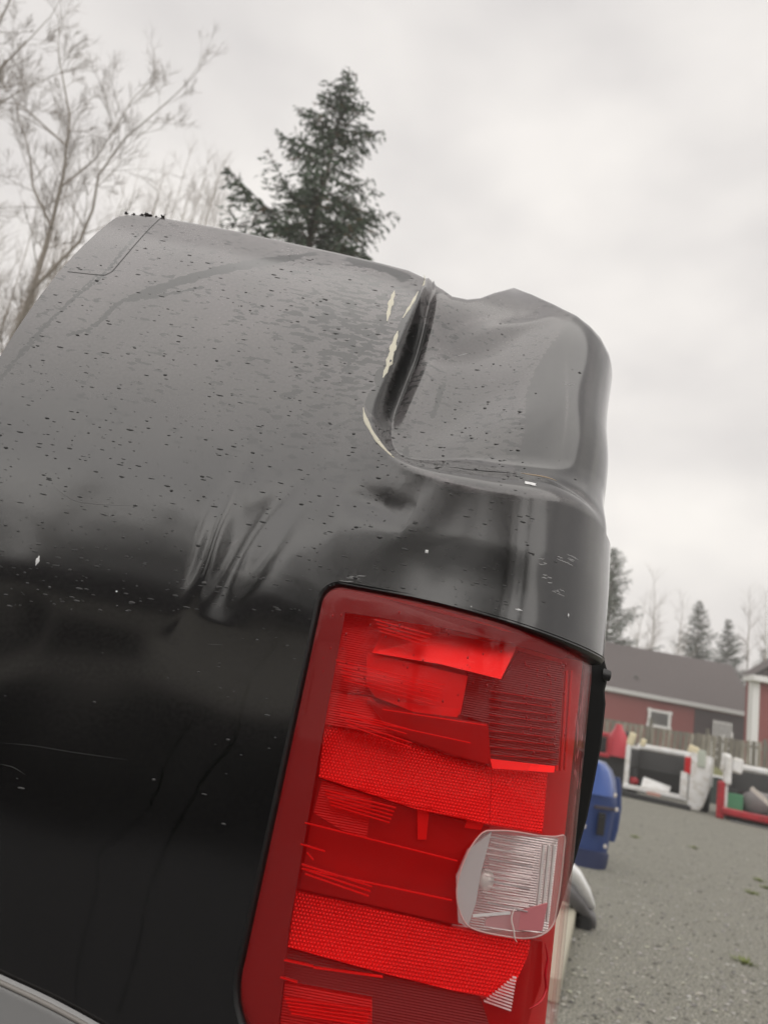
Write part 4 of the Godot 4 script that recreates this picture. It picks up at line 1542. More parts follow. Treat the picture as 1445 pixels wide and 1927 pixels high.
func make_truck() -> void:
	wave.seed = 5
	wave.frequency = 0.055
	wave.fractal_octaves = 2
	dent_path = smoothed(skin_line([[802, 508], [786, 560], [752, 640], [724, 708], [702, 760], [694, 800], [706, 842], [742, 880], [800, 908], [880, 930], [960, 944], [1040, 956], [1095, 975], [1128, 1000]]), 0.012)
	dent_poly = dent_path.duplicate()
	var e := dent_path[-1]
	dent_poly.append_array([Vector2(0.6, e.y - 0.02), Vector2(0.6, 0.8), Vector2(dent_path[0].x + 0.006, 0.8)])
	creases = [
		[smoothed(skin_line([[475, 840], [442, 920], [412, 990], [390, 1060], [360, 1130], [322, 1215]]), 0.02), 0.0085, -0.0016],
		[smoothed(skin_line([[600, 885], [535, 940], [480, 1005], [440, 1080], [405, 1170]]), 0.02), 0.0135, 0.0022],
		[smoothed(skin_line([[640, 930], [720, 955], [770, 980]]), 0.02), 0.010, 0.0018],
		[smoothed(skin_line([[660, 690], [700, 790], [740, 860]]), 0.02), 0.012, -0.0010],
		[smoothed(skin_line([[838, 590], [810, 650], [780, 720], [762, 790]]), 0.02), 0.006, -0.0030],
		[smoothed(skin_line([[870, 600], [960, 572], [1060, 580]]), 0.02), 0.010, -0.0030],
		[smoothed(skin_line([[1010, 890], [1080, 930], [1130, 985]]), 0.02), 0.006, 0.0022],
	]
	top_line = [[100, 392], [222, 393], [300, 403], [450, 430], [640, 471], [720, 490], [770, 503], [800, 517], [830, 537], [852, 553], [880, 558], [905, 555], [930, 546], [965, 538], [1000, 549], [1040, 565], [1085, 586], [1112, 606], [1130, 625], [1142, 646], [1156, 672]]
	var truck := thing("pickup_truck", "wet black pickup corner with crushed rear post and torn paint", "pickup truck", Vector3(0, 0, -0.75))
	var o := truck.position
	# --- paint
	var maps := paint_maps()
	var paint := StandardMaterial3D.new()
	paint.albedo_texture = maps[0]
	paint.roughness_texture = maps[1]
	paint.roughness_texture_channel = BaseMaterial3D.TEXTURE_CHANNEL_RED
	paint.roughness = 1.0
	paint.metallic_specular = 0.75
	paint.clearcoat_enabled = true
	paint.clearcoat = 0.35
	paint.clearcoat_roughness = 0.12
	var black := mat(gray(0.008), 0.45)
	var gloss := mat(gray(0.012), 0.2, 0.0, 0.7)
	# --- side skin
	var front := on_skin(0, 690).x - 0.004
	var cols := steps_between([[front, 0.0035], [-0.19, 0.0014], [LX - 0.0035, 0.0008], [0.055, 0.0015], [CX + CR * 1.75, 0.006], [CX + CR * 1.75 + 0.03, 0.01]])
	var low := steps_between([[-0.55, 0.02], [-0.27, 0.004], [-0.03, 0.0016], [LT + 0.0025, 0.0016], [0.13, 0.01]])
	var up := 280
	var nc := cols.size()
	var pts := PackedVector3Array()
	var uvs := PackedVector2Array()
	var nrow := low.size() + up + 12
	var sy := []
	pts.resize(nc * nrow)
	uvs.resize(nc * nrow)
	sy.resize(nc * nrow)
	for j in nc:
		var s := cols[j]
		var top := top_of(minf(s, 0.20)) - 0.30 * maxf(0.0, s - 0.20)
		var near_front := clampf((s - front) / 0.02, 0.0, 1.0)
		top -= 0.012 * pow(1.0 - near_front, 2.0)
		var soft := lerpf(0.028, 0.040, smoothstep(0.10, 0.17, s))
		top -= soft * 0.42
		for i in low.size() + up:
			var y := low[i] if i < low.size() else lerpf(0.13, top, (i - low.size() + 1.0) / up)
			var k := i * nc + j
			# the rows and columns follow the lamp opening
			var ss := s - 0.012 * (LT - y) * (1.0 - smoothstep(0.0, 0.12, absf(s - LX))) * (1.0 - smoothstep(LT, LT + 0.1, y))
			y -= 0.012 * smoothstep(0.02, 0.2, s) * (1.0 - smoothstep(0.0, 0.055, absf(y - LT)))
			pts[k] = body(ss, y)
			uvs[k] = skin_uv(Vector2(ss, y))
			sy[k] = Vector2(ss, y)
		# the rail rolls over to a flat top
		var a := pts[(low.size() + up - 1) * nc + j]
		var b := pts[(low.size() + up - 3) * nc + j]
		var t := (a - b).normalized()
		var inn := -skin_normal(s, top)
		inn = (inn - t * inn.dot(t)).normalized()
		for i in 12:
			var k := (low.size() + up + i) * nc + j
			var ang := minf(i + 1.0, 9.0) / 9.0 * deg_to_rad(100)
			var q := a + (t * sin(ang) + inn * (1.0 - cos(ang))) * soft
			if i > 8:
				q += (inn * 0.9 - Vector3(0, 0.06, 0)) * 0.03 * (i - 8.0)
			pts[k] = q
			uvs[k] = skin_uv(Vector2(s, top + 0.004 * ang))
			sy[k] = Vector2(s, top)
	var keep := PackedByteArray()
	keep.resize((nc - 1) * (nrow - 1))
	for i in nrow - 1:
		for j in nc - 1:
			var c: Vector2 = (sy[i * nc + j] + sy[(i + 1) * nc + j + 1]) * 0.5
			keep[i * (nc - 1) + j] = 0 if lamp_sdf(c.x, c.y, 0.0032) < 0.0 or (c.y < LT + 0.0028 - 0.012 * smoothstep(0.02, 0.2, c.x) and c.x > 0.12) else 1
	var g := Geo.new()
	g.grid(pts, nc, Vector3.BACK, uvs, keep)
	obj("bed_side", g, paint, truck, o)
	# front edge and inside of the side
	g = Geo.new()
	var edge := PackedVector3Array()
	for i in nrow:
		var q := pts[i * nc]
		edge.append(q)
		edge.append(q + Vector3(-0.003, 0, -0.006))
		edge.append(q + Vector3(-0.002, 0, -0.05))
	g.grid(edge, 3, Vector3.LEFT)
	obj("front_edge", g, gloss, truck, o)
	g = Geo.new()
	var inner := PackedVector3Array()
	for i in 12:
		for j in 14:
			var s := lerpf(front + 0.005, 0.19, j / 13.0)
			var y := lerpf(-0.55, 0.36, i / 11.0)
			inner.append(skin(s, y) + Vector3(-0.02 if s > 0.15 else 0.0, 0, -0.085))
	g.grid(inner, 14, Vector3.FORWARD)
	obj("inner_wall", g, gloss, truck, o)
	# --- lower body, floor and the axle that carries it
	g = Geo.new()
	g.box(Vector3(-0.06, 0.66, -1.3), Vector3(0.5, 0.06, 1.45), Basis.IDENTITY, 0.01)
	obj("bed_floor", g, black, truck, o)
	g = Geo.new()
	g.box(Vector3(-0.06, 0.9, -2.06), Vector3(0.5, 0.7, 0.07), Basis.IDENTITY, 0.02)
	obj("far_side", g, gloss, truck, o)
	for k in 2:
		g = Geo.new()
		g.box(Vector3(-0.06, 0.53, -0.85 - k * 0.9), Vector3(0.5, 0.2, 0.08), Basis.IDENTITY, 0.01)
		obj("chassis_rail", g, black, truck, o)
	for k in 2:
		wheel(truck, Vector3(-0.16, 0.36, -0.62 - k * 1.25), 0.36, 0.22, o)
	g = Geo.new()
	g.tube(PackedVector3Array([Vector3(-0.16, 0.36, -0.50), Vector3(-0.16, 0.36, -1.87)]), PackedFloat32Array([0.05, 0.05]), 10)
	g.box(Vector3(-0.16, 0.45, -1.3), Vector3(0.08, 0.14, 0.9))
	obj("axle", g, black, truck, o)
	# --- rear jamb: the dark post inside the tailgate opening
	g = Geo.new()
	var outline := [[1134, 1195], [1136, 1240], [1142, 1262], [1141, 1285], [1137, 1300], [1139, 1325], [1131, 1400], [1118, 1470], [1104, 1540], [1086, 1604], [1075, 1640], [1050, 1720], [1020, 1800], [990, 1927], [970, 2000]]
	var jp := PackedVector3Array()
	for q in outline:
		var p0 := at(q[0], q[1], 0.66)
		jp.append(Vector3(0.165, p0.y, -0.585))
		jp.append(Vector3(0.175, p0.y, -0.60))
		jp.append(p0 + Vector3(-0.004, 0, 0.006))
		jp.append(p0)
		jp.append(p0 + Vector3(-0.004, 0, -0.04))
	g.grid(jp, 5, Vector3(0.6, 0, 1))
	obj("tailgate_jamb", g, mat(gray(0.006), 0.75, 0.0, 0.2), truck, o)
	g = Geo.new()
	g.tube(PackedVector3Array([at(1130, 1268, 0.655), at(1146, 1272, 0.655)]), PackedFloat32Array([0.006, 0.005]), 10)
	obj("striker_bolt", g, mat(gray(0.05), 0.4, 0.5), truck, o)
	# --- wheel arch flare
	g = Geo.new()
	var arc := smoothed(skin_line([[-330, 1672], [-150, 1758], [0, 1831], [95, 1876], [190, 1927], [300, 1992]]), 0.01)
	var fl := PackedVector3Array()
	for q in arc:
		for k in 6:
			var down: float = [0.0, 0.002, 0.006, 0.02, 0.06, 0.12][k]
			var off: float = [-0.001, 0.004, 0.006, 0.0055, 0.012, 0.02][k]
			fl.append(skin(q.x - down * 0.45, q.y - down) + Vector3(0, 0, off))
	g.grid(fl, 6, Vector3.BACK)
	var flare := obj("wheel_arch_flare", g, mat(gray(0.23), 0.22, 0.0, 0.6), truck, o)
	flare.set_meta("label", "grey wheel arch flare with a drip running down it")
	g = Geo.new()
	var lp := PackedVector3Array()
	for q in arc:
		lp.append(skin(q.x, q.y - 0.002) + Vector3(0, 0, 0.005))
	g.tube(lp, even(lp.size(), 0.0015, false), 6)
	obj("lip", g, mat(Color(0.22, 0.205, 0.19), 0.5), flare, o)
	damage(truck, o)
	lamp(truck, o)
	crumbs()

func damage(truck: Node3D, o: Vector3) -> void:
	var cream := mat(Color(0.66, 0.63, 0.52), 0.7)
	var lines := [
		[[[742, 548], [738, 562], [733, 580], [728, 606]], 0.0050],
		[[[786, 552], [776, 572], [766, 588], [757, 602]], 0.0030],
		[[[748, 626], [742, 645], [736, 668], [729, 692], [720, 714]], 0.0058],
		[[[683, 772], [686, 792], [694, 812], [706, 832], [722, 852], [740, 870]], 0.0040],
		[[[797, 520], [799, 530], [794, 541]], 0.0014],
	]
	for k in lines:
		var line := smoothed(skin_line(k[0]), 0.003)
		var w := even(line.size(), k[1])
		for i in w.size():
			w[i] *= 0.85 + 0.22 * sin(i * 0.8 + k[1] * 900.0) + rng.randf_range(-0.12, 0.12)
		var c := obj("paint_chip", ribbon(line, w, 0.0004, 0.0005), cream, truck, o)
		c.set_meta("label", "cream filler bared where the paint tore along the crease")
	var scr := mat(gray(0.36), 0.6)
	var faint := mat(gray(0.07), 0.6)
	lines = [
		[[[305, 546], [350, 548], [385, 555], [420, 560]], 0.0006],
		[[[752, 559], [768, 560]], 0.0008], [[[877, 606], [895, 604]], 0.0007], [[[935, 656], [955, 660]], 0.0005],
		[[[1075, 708], [1095, 718]], 0.0009], [[[0, 1398], [60, 1403], [140, 1416], [240, 1430]], 0.00025],
		[[[0, 1438], [25, 1444], [48, 1458]], 0.00035], [[[100, 915], [150, 945], [250, 952]], 0.0003],
		[[[1030, 1042], [1060, 1053], [1090, 1068]], 0.0012], [[[1016, 1088], [1040, 1092]], 0.0014], [[[1035, 1112], [1070, 1124]], 0.0010],
		[[[1005, 1058], [1030, 1060]], 0.0010], [[[390, 1212], [420, 1213]], 0.0004], [[[640, 1088], [700, 1092]], 0.0010],  # the last is a highlight above the lamp, painted as a pale strip
	]
	for k in lines:
		var whole := smoothed(skin_line(k[0]), 0.0012)
		var many := 5 if k[1] > 0.0007 else 1
		for c in many:
			var line := whole
			if many > 1:
				var from := rng.randi_range(0, int(whole.size() * 0.55))
				var to := mini(whole.size(), from + rng.randi_range(4, maxi(5, whole.size() / 2)))
				line = whole.slice(from, to)
				var off := Vector2(rng.randf_range(-0.001, 0.001), rng.randf_range(-1.0, 1.0) * k[1] * 3.0)
				for i in line.size():
					line[i] += off + Vector2(0, rng.randfn(0, 0.00016))
			if line.size() < 3:
				continue
			obj("scratch_and_glint", ribbon(line, even(line.size(), k[1] * (0.5 if many > 1 else 1.0)), 0.0003, 0.0003), scr if k[1] > 0.0004 else faint, truck, o)
	var rust := smoothed(skin_line([[985, 881], [1005, 887], [1030, 893], [1050, 902]]), 0.003)
	obj("paint_crack", ribbon(rust, even(rust.size(), 0.0016), 0.0004, 0.0005), mat(Color(0.40, 0.31, 0.22), 0.6), truck, o)
	var crack := smoothed(skin_line([[845, 873], [862, 871], [880, 877], [905, 878], [950, 879], [975, 884]]), 0.003)
	obj("paint_crack", ribbon(crack, even(crack.size(), 0.0014), 0.0003, 0.0004), mat(gray(0.01), 0.5), truck, o)
	for k in [[991, 918, 0.0046, 0.0022], [802, 1040, 0.0013, 0.0013], [72, 1055, 0.0012, 0.0032], [1068, 1158, 0.0008, 0.0014], [886, 1142, 0.0005, 0.0005], [975, 1148, 0.0026, 0.0007], [220, 1113, 0.0007, 0.0006]]:
		var c := on_skin(k[0], k[1])
		var g := Geo.new()
		var n := skin_normal(c.x, c.y)
		var mid := body(c.x, c.y) + n * 0.0009
		var turn := rng.randf()
		for i in 11:
			var a0 := TAU * i / 11.0
			var a1 := TAU * (i + 1) / 11.0
			var j0 := 1.0 + 0.25 * sin(i * 2.3 + turn * 9.0)
			var j1 := 1.0 + 0.25 * sin(((i + 1) % 11) * 2.3 + turn * 9.0)
			var q0 := c + Vector2(cos(a0) * k[2], sin(a0) * k[3]) * j0
			var q1 := c + Vector2(cos(a1) * k[2], sin(a1) * k[3]) * j1
			g.tri(mid, body(q0.x, q0.y) + n * 0.0004, body(q1.x, q1.y) + n * 0.0004, n)
		obj("paint_chip", g, mat(gray(0.75), 0.6), truck, o)
	# the seam near the front end of the rail
	var seam := smoothed(skin_line([[312, 404], [262, 452], [218, 503], [204, 514], [190, 517], [128, 511]]), 0.004)
	obj("panel_seam", ribbon(seam, even(seam.size(), 0.0009, false), 0.0002, 0.0003), mat(gray(0.04), 0.7), truck, o)
	# water beads
	var drop := Geo.new()
	var p := PackedVector3Array()
	for i in 5:
		for j in 9:
			var a := TAU * j / 8.0
			var q := i / 4.0 * PI * 0.5
			p.append(Vector3(cos(q) * cos(a), cos(q) * sin(a), sin(q) * 0.55 - 0.06))
	drop.grid(p, 9, Vector3(0.3, 0.3, 1))
	var mm := MultiMesh.new()
	mm.transform_format = MultiMesh.TRANSFORM_3D
	mm.mesh = drop.mesh()
	var list := []
	var tries := 0
	while list.size() < 1300 and tries < 20000:
		tries += 1
		var px := Vector2(rng.randf_range(-40, 1130), rng.randf_range(420, 1560))
		var q := on_skin(px.x, px.y)
		if lamp_sdf(q.x, q.y, 0.004) < 0.0 or q.x < -0.31 or q.y > 0.41 or q.x > 0.18:
			continue
		var keep := 1.0
		if px.y > 1150:
			keep = 0.16 if px.x > 380 else 0.02
		if px.x > 1000:
			keep = 0.15
		if rng.randf() > keep:
			continue
		var size := 0.00035 + 0.0008 * pow(rng.randf(), 2.6)
		if rng.randf() < 0.025:
			size = rng.randf_range(0.0012, 0.0018)
		var long := rng.randf_range(1.2, 3.2) if size < 0.0011 else rng.randf_range(0.9, 1.3)
		var n := skin_normal(q.x, q.y)
		var x := (Vector3(1, rng.randf_range(-0.06, 0.06), 0) - n * n.x).normalized()
		var y := n.cross(x).normalized()
		list.append(Transform3D(Basis(x * size * long, y * size * rng.randf_range(0.5, 0.9), n * size), body(q.x, q.y) - o))
	mm.instance_count = list.size()
	for i in list.size():
		mm.set_instance_transform(i, list[i])
	var mi := MultiMeshInstance3D.new()
	mi.name = "water_droplets"
	mi.multimesh = mm
	mi.material_override = mat(gray(0.06), 0.14, 0.0, 0.4)
	mi.set_meta("kind", "stuff")
	truck.add_child(mi)

func crumbs() -> void:
	# leaf crumbs on the rail
	var m := mat(Color(0.035, 0.03, 0.025), 0.9)
	var spots := [[238, 395, 0.0042, "flat dark leaf crumb at the very front end of the rail"], [252, 397, 0.0030, "tiny leaf crumb second from the rail's front end"], [279, 399, 0.0070, "largest dark leaf crumb on the rail"], [268, 399, 0.0042, "dark crumb touching the largest crumb's left side"], [294, 402, 0.0026, "tiny crumb between the largest crumb and the one at the seam"], [307, 404, 0.0052, "spiky leaf crumb where the seam meets the rail"]]
	for k in spots:
		var q := on_skin(k[0], k[1] + 10)
		var c := at(k[0], k[1] + 6, -body(q.x, q.y).z + 0.006)
		var g := Geo.new()
		for i in 9:
			var a := rng.randf() * TAU
			var d: Vector3 = Vector3(cos(a), rng.randf_range(-0.1, 0.6), sin(a)).normalized() * k[2] * rng.randf_range(0.25, 0.7)
			var w: Vector3 = d.cross(Vector3(rng.randf_range(-1, 1), 1, rng.randf_range(-1, 1))).normalized() * k[2] * 0.3
			g.quad(-d * 0.2 + w, -d * 0.2 - w, d - w * 0.5, d + w * 0.5, Vector3.UP)
		g.box(Vector3(0, -0.001, 0), Vector3(1.3, 0.22, 0.5) * k[2], Basis(Vector3(0.2, 1, 0.1).normalized(), rng.randf() * 3.0), k[2] * 0.1)
		var t := obj("leaf_crumb", g, m, self)
		t.position = c
		tag(t, k[3], "leaf litter", "leaf crumbs on the truck rail")

# ---------------------------------------------------------------- the tail light
func inside(px: float, py: float, d: float) -> Vector3:
	# a place d behind the lens's front plane
	return at(px, py, NEAR + d)

func lamp_plate(parent: Node, name_: String, m: Material, poly: Array, d: Array, thick: float, o: Vector3, uvs := 60.0) -> void:
	# a plate whose corners lie at their own depths behind the lens
	var flat := PackedVector2Array()
	var front := PackedVector3Array()
	for i in poly.size():
		flat.append(Vector2(poly[i][0], poly[i][1]))
		front.append(inside(poly[i][0], poly[i][1], d[i] if d.size() > 1 else d[0]))
	var ids := Geometry2D.triangulate_polygon(flat)
	var g := Geo.new()
	for i in range(0, ids.size(), 3):
		g.tri(front[ids[i]], front[ids[i + 1]], front[ids[i + 2]], Vector3.BACK)
	for i in g.u.size():
		g.u[i] *= Vector2(uvs, uvs * 1.733)
	var mid := Vector3.ZERO
	for q in front:
		mid += q / front.size()
	for i in front.size():
		var a := front[i]
		var b := front[(i + 1) % front.size()]
		var back := Vector3(0, 0, -thick)
		g.quad(a, b, b + back, a + back, ((a + b) * 0.5 - mid) * Vector3(1, 1, 0))
	obj(name_, g, m, parent, o)

func hex_map() -> ImageTexture:
	# a height picture of small hexagonal cups
	var w := 156
	var h := 90
	var im := Image.create_empty(w, h, false, Image.FORMAT_L8)
	var cw := 26.0
	var ch := 22.5
	for y in h:
		for x in w:
			var best := 1e9
			var second := 1e9
			var row := int(floor(y / ch))
			for rr in range(row - 1, row + 3):
				for cc in range(int(x / cw) - 1, int(x / cw) + 3):
					var d := Vector2(x - (cc + (0.5 if posmod(rr, 2) else 0.0)) * cw, (y - rr * ch)).length()
					if d < best:
						second = best
						best = d
					elif d < second:
						second = d
			im.set_pixel(x, y, gray(clampf((second - best) / 14.0, 0.0, 1.0)))
	return ImageTexture.create_from_image(im)

func lamp(truck: Node3D, o: Vector3) -> void:
	var light := Node3D.new()
	light.name = "tail_light"
	truck.add_child(light)
	light.set_meta("label", "red tail light with a cracked clear reversing lens")
	var rubber := mat(gray(0.008), 0.35)
	# black seat round the lamp
	var g := Geo.new()
	var ring := []
	for i in 40:
		ring.append([LX + 0.0, 0.0])
	var path := PackedVector2Array()
	# along the lower corner, the left side and the top, following the outline
	for i in range(0, 9):
		var a := PI * 1.5 - i / 8.0 * PI * 0.5
		path.append(Vector2(LX - 0.0034 + 0.045 + cos(a) * 0.045, LB + 0.045 + sin(a) * 0.045))
	var yb := LB + 0.05
	for i in 30:
		var y := lerpf(yb, LT - 0.016, i / 29.0)
		path.append(Vector2(LX - 0.012 * (LT - y), y))
	for i in range(1, 9):
		var a := PI - i / 8.0 * PI * 0.5
		path.append(Vector2(LX + 0.013 + cos(a) * 0.013, LT - 0.013 + sin(a) * 0.013))
	for i in range(1, 40):
		var s := lerpf(LX + 0.013, LR, i / 39.0)
		path.append(Vector2(s, LT - 0.012 * smoothstep(0.02, 0.2, s)))
	var seat := PackedVector3Array()
	for i in path.size():
		var t := (path[mini(i + 1, path.size() - 1)] - path[maxi(i - 1, 0)]).normalized()
		var out := Vector2(-t.y, t.x)
		for k in 4:
			var off: float = [0.0042, 0.0032, -0.0002, -0.0006][k]
			var deep: float = [-0.0005, 0.0, 0.0022, 0.05][k]
			var q := path[i] + out * off
			seat.append(skin(q.x, q.y) - skin_normal(q.x, q.y) * deep)
	g.grid(seat, 4, Vector3.BACK)
	obj("gasket", g, rubber, light, o)
	corner_x = CX - 0.011      # the lamp sits a little inside the sheet metal
	# housing behind everything
	g = Geo.new()
	var bowl := PackedVector3Array()
	for i in 24:
		for j in 24:
			var s := lerpf(LX - 0.003, LR - 0.02, j / 23.0)
			var y := lerpf(LB - 0.01, LT, i / 23.0)
			var rim := minf(minf(j, 23 - j) / 2.0, minf(i, 23 - i) / 2.0)
			bowl.append(skin(s, minf(y, LEAN_Y)) * Vector3(1, 0, 1) + Vector3(0, EYE + y, 0) - skin_normal(s, 0) * lerpf(0.006, 0.05 if s < 0.1 else 0.035, clampf(rim, 0, 1)))
	g.grid(bowl, 24, Vector3.BACK)
	obj("housing", g, mat(Color(0.55, 0.008, 0.007), 0.5), light, o)
	# --- lenses
	var d_shape := smoothed(skin_line([[918, 1562], [960, 1563], [1010, 1571], [1040, 1573], [1058, 1572], [1056, 1600], [1050, 1660], [1042, 1712], [1036, 1738], [1016, 1757], [985, 1764], [940, 1759], [893, 1748], [872, 1733], [860, 1700], [859, 1665], [868, 1630], [884, 1594], [905, 1567], [918, 1562]]), 0.004)
	if d_shape[0].distance_to(d_shape[-1]) < 0.0005:
		d_shape.remove_at(d_shape.size() - 1)
	var red := mat(Color(0.95, 0.006, 0.007), 0.03)
	red.transparency = BaseMaterial3D.TRANSPARENCY_ALPHA
	red.albedo_color.a = 0.085
	red.metallic_specular = 0.27
	var clear := mat(Color(0.85, 0.74, 0.72), 0.05)
	clear.transparency = BaseMaterial3D.TRANSPARENCY_ALPHA
	clear.albedo_color.a = 0.10
	lens_shell(light, "red_lens", red, d_shape, false, o)
	lens_shell(light, "reverse_lens", clear, d_shape, true, o)
	g = Geo.new()
	var bead := PackedVector3Array()
	for i in d_shape.size() + 1:
		var q := d_shape[i % d_shape.size()]
		bead.append(skin(q.x, q.y) + skin_normal(q.x, q.y) * 0.0016)
	g.tube(bead, even(bead.size(), 0.00055, false), 7, false)
	obj("reverse_lens_rim", g, mat(Color(0.62, 0.36, 0.34), 0.15), light, o)
	# --- the optics
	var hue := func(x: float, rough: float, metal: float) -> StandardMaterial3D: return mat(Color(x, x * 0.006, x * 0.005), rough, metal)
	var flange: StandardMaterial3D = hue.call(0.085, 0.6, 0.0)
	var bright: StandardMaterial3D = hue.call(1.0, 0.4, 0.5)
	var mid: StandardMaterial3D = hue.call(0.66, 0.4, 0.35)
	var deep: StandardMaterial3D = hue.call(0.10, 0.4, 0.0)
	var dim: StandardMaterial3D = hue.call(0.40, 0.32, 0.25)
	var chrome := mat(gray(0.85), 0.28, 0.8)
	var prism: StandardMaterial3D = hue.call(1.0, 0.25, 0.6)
	prism.heightmap_enabled = true
	prism.heightmap_texture = hex_map()
	prism.heightmap_scale = 0.065
	var flutes := GradientTexture2D.new()
	flutes.width = 4
	flutes.height = 128
	flutes.fill_to = Vector2(0, 1)
	var wave_ := Gradient.new()
	var offs := PackedFloat32Array()
	var tones := PackedColorArray()
	for i in 13:
		offs.append(i / 12.0)
		tones.append(Color.WHITE if i % 2 else Color.BLACK)
	wave_.offsets = offs
	wave_.colors = tones
	flutes.gradient = wave_
	for m: StandardMaterial3D in [mid, deep]:
		m.heightmap_enabled = true
		m.heightmap_texture = flutes
		m.heightmap_scale = 0.03
	# flat border of the lamp
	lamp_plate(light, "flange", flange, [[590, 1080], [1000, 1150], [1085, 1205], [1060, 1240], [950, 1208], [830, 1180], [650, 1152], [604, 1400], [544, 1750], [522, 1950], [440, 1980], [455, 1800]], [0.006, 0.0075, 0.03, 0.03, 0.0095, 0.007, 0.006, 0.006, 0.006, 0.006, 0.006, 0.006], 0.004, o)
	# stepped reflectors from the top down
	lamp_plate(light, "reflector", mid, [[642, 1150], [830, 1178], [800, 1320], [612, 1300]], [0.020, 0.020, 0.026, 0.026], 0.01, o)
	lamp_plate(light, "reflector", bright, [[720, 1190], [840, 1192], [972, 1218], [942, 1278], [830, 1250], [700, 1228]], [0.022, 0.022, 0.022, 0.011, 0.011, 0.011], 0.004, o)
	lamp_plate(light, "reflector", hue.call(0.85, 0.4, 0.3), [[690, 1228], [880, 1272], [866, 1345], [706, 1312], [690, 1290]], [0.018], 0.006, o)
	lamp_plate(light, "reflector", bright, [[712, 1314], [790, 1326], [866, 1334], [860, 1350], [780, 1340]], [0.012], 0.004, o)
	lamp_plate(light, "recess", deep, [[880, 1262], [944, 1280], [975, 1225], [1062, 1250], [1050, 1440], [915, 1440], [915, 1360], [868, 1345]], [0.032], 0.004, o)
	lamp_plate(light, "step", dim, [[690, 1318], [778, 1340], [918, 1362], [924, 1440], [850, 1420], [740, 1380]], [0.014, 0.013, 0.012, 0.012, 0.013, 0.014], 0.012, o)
	lamp_plate(light, "reflector", mid, [[612, 1300], [700, 1312], [760, 1388], [606, 1362]], [0.018], 0.006, o)
	# honeycomb reflectors
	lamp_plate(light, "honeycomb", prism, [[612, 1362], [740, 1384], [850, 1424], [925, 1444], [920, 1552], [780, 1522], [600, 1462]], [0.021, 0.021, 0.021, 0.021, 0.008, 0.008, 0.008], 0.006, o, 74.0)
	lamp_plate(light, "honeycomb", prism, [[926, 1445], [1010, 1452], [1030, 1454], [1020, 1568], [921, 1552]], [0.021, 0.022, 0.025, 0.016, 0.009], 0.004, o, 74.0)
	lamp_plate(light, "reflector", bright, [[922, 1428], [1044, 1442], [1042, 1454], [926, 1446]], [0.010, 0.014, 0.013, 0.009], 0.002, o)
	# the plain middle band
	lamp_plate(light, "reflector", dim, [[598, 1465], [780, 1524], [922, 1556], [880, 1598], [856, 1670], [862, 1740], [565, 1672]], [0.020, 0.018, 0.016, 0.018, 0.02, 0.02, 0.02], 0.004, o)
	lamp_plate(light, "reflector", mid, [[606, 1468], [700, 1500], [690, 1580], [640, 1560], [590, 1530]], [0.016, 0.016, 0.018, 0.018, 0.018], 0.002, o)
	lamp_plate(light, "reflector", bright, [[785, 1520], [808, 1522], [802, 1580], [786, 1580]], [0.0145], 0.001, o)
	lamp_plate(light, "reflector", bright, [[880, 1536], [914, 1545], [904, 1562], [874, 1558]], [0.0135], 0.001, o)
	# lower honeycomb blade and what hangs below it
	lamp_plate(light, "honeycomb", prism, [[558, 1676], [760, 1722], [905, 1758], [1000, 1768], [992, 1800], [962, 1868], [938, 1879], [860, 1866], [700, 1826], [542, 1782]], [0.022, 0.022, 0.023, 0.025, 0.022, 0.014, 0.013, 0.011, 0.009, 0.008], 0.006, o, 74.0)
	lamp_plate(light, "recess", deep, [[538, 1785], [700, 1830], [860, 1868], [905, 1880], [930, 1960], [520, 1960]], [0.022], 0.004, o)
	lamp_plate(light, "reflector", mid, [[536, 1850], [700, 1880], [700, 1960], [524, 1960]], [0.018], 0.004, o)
	lamp_plate(light, "broken_edge", dim, [[1000, 1768], [1020, 1772], [1018, 1850], [1000, 1900], [985, 1960], [900, 1960], [905, 1884], [940, 1880], [966, 1868]], [0.024], 0.004, o)
	# ribs
	var ribs := [
		[[705, 1166], [812, 1194], 4, 7.0], [[632, 1242], [836, 1290], 6, 7.5], [[640, 1336], [768, 1372], 2, 9.0], [[650, 1356], [775, 1398], 2, 8.0],
		[[610, 1486], [745, 1520], 5, 7.0], [[574, 1548], [860, 1620], 1, 0.0], [[568, 1634], [850, 1694], 1, 0.0], [[566, 1588], [612, 1602], 1, 0.0],
		[[568, 1626], [700, 1668], 3, 9.0], [[535, 1806], [590, 1818], 1, 0.0], [[590, 1820], [720, 1838], 1, 0.0], [[528, 1838], [560, 1848], 1, 0.0], [[536, 1878], [700, 1900], 5, 7.0], [[640, 1345], [885, 1398], 1, 0.0],
		[[720, 1335], [914, 1365], 1, 0.0], [[578, 1604], [590, 1618], 1, 0.0],
	]
	for k in ribs:
		for i in k[2]:
			var r := Geo.new()
			var d := 0.006
			var a := inside(k[0][0] + i * 3.0, k[0][1] + i * k[3], d)
			var b := inside(k[1][0] + i * 2.0 - i * 5.0, k[1][1] + i * k[3], d)
			r.bar(a, b, 0.0007, 0.0030, Vector3.BACK)
			obj("rib", r, bright, light, o)
	# vertical pin stripes of the recess
	for i in 9:
		var r := Geo.new()
		r.bar(inside(920, 1300 + i * 15, 0.030), inside(1044, 1318 + i * 14, 0.030), 0.0007, 0.002, Vector3.BACK)
		obj("rib", r, dim, light, o)
	# vertical light pipe along the outer edge
	for i in 3:
		var r := Geo.new()
		r.bar(inside(1056 + i * 9, 1262, 0.034 + i * 0.006), inside(1046 + i * 8, 1450, 0.034 + i * 0.006), 0.0016, 0.004, Vector3.BACK)
		obj("rib", r, bright if i == 0 else mid, light, o)
	# behind the clear lens: a chromed cup with ribs and a bulb
	var cup := mat(Color(0.86, 0.74, 0.73), 0.25, 0.75)
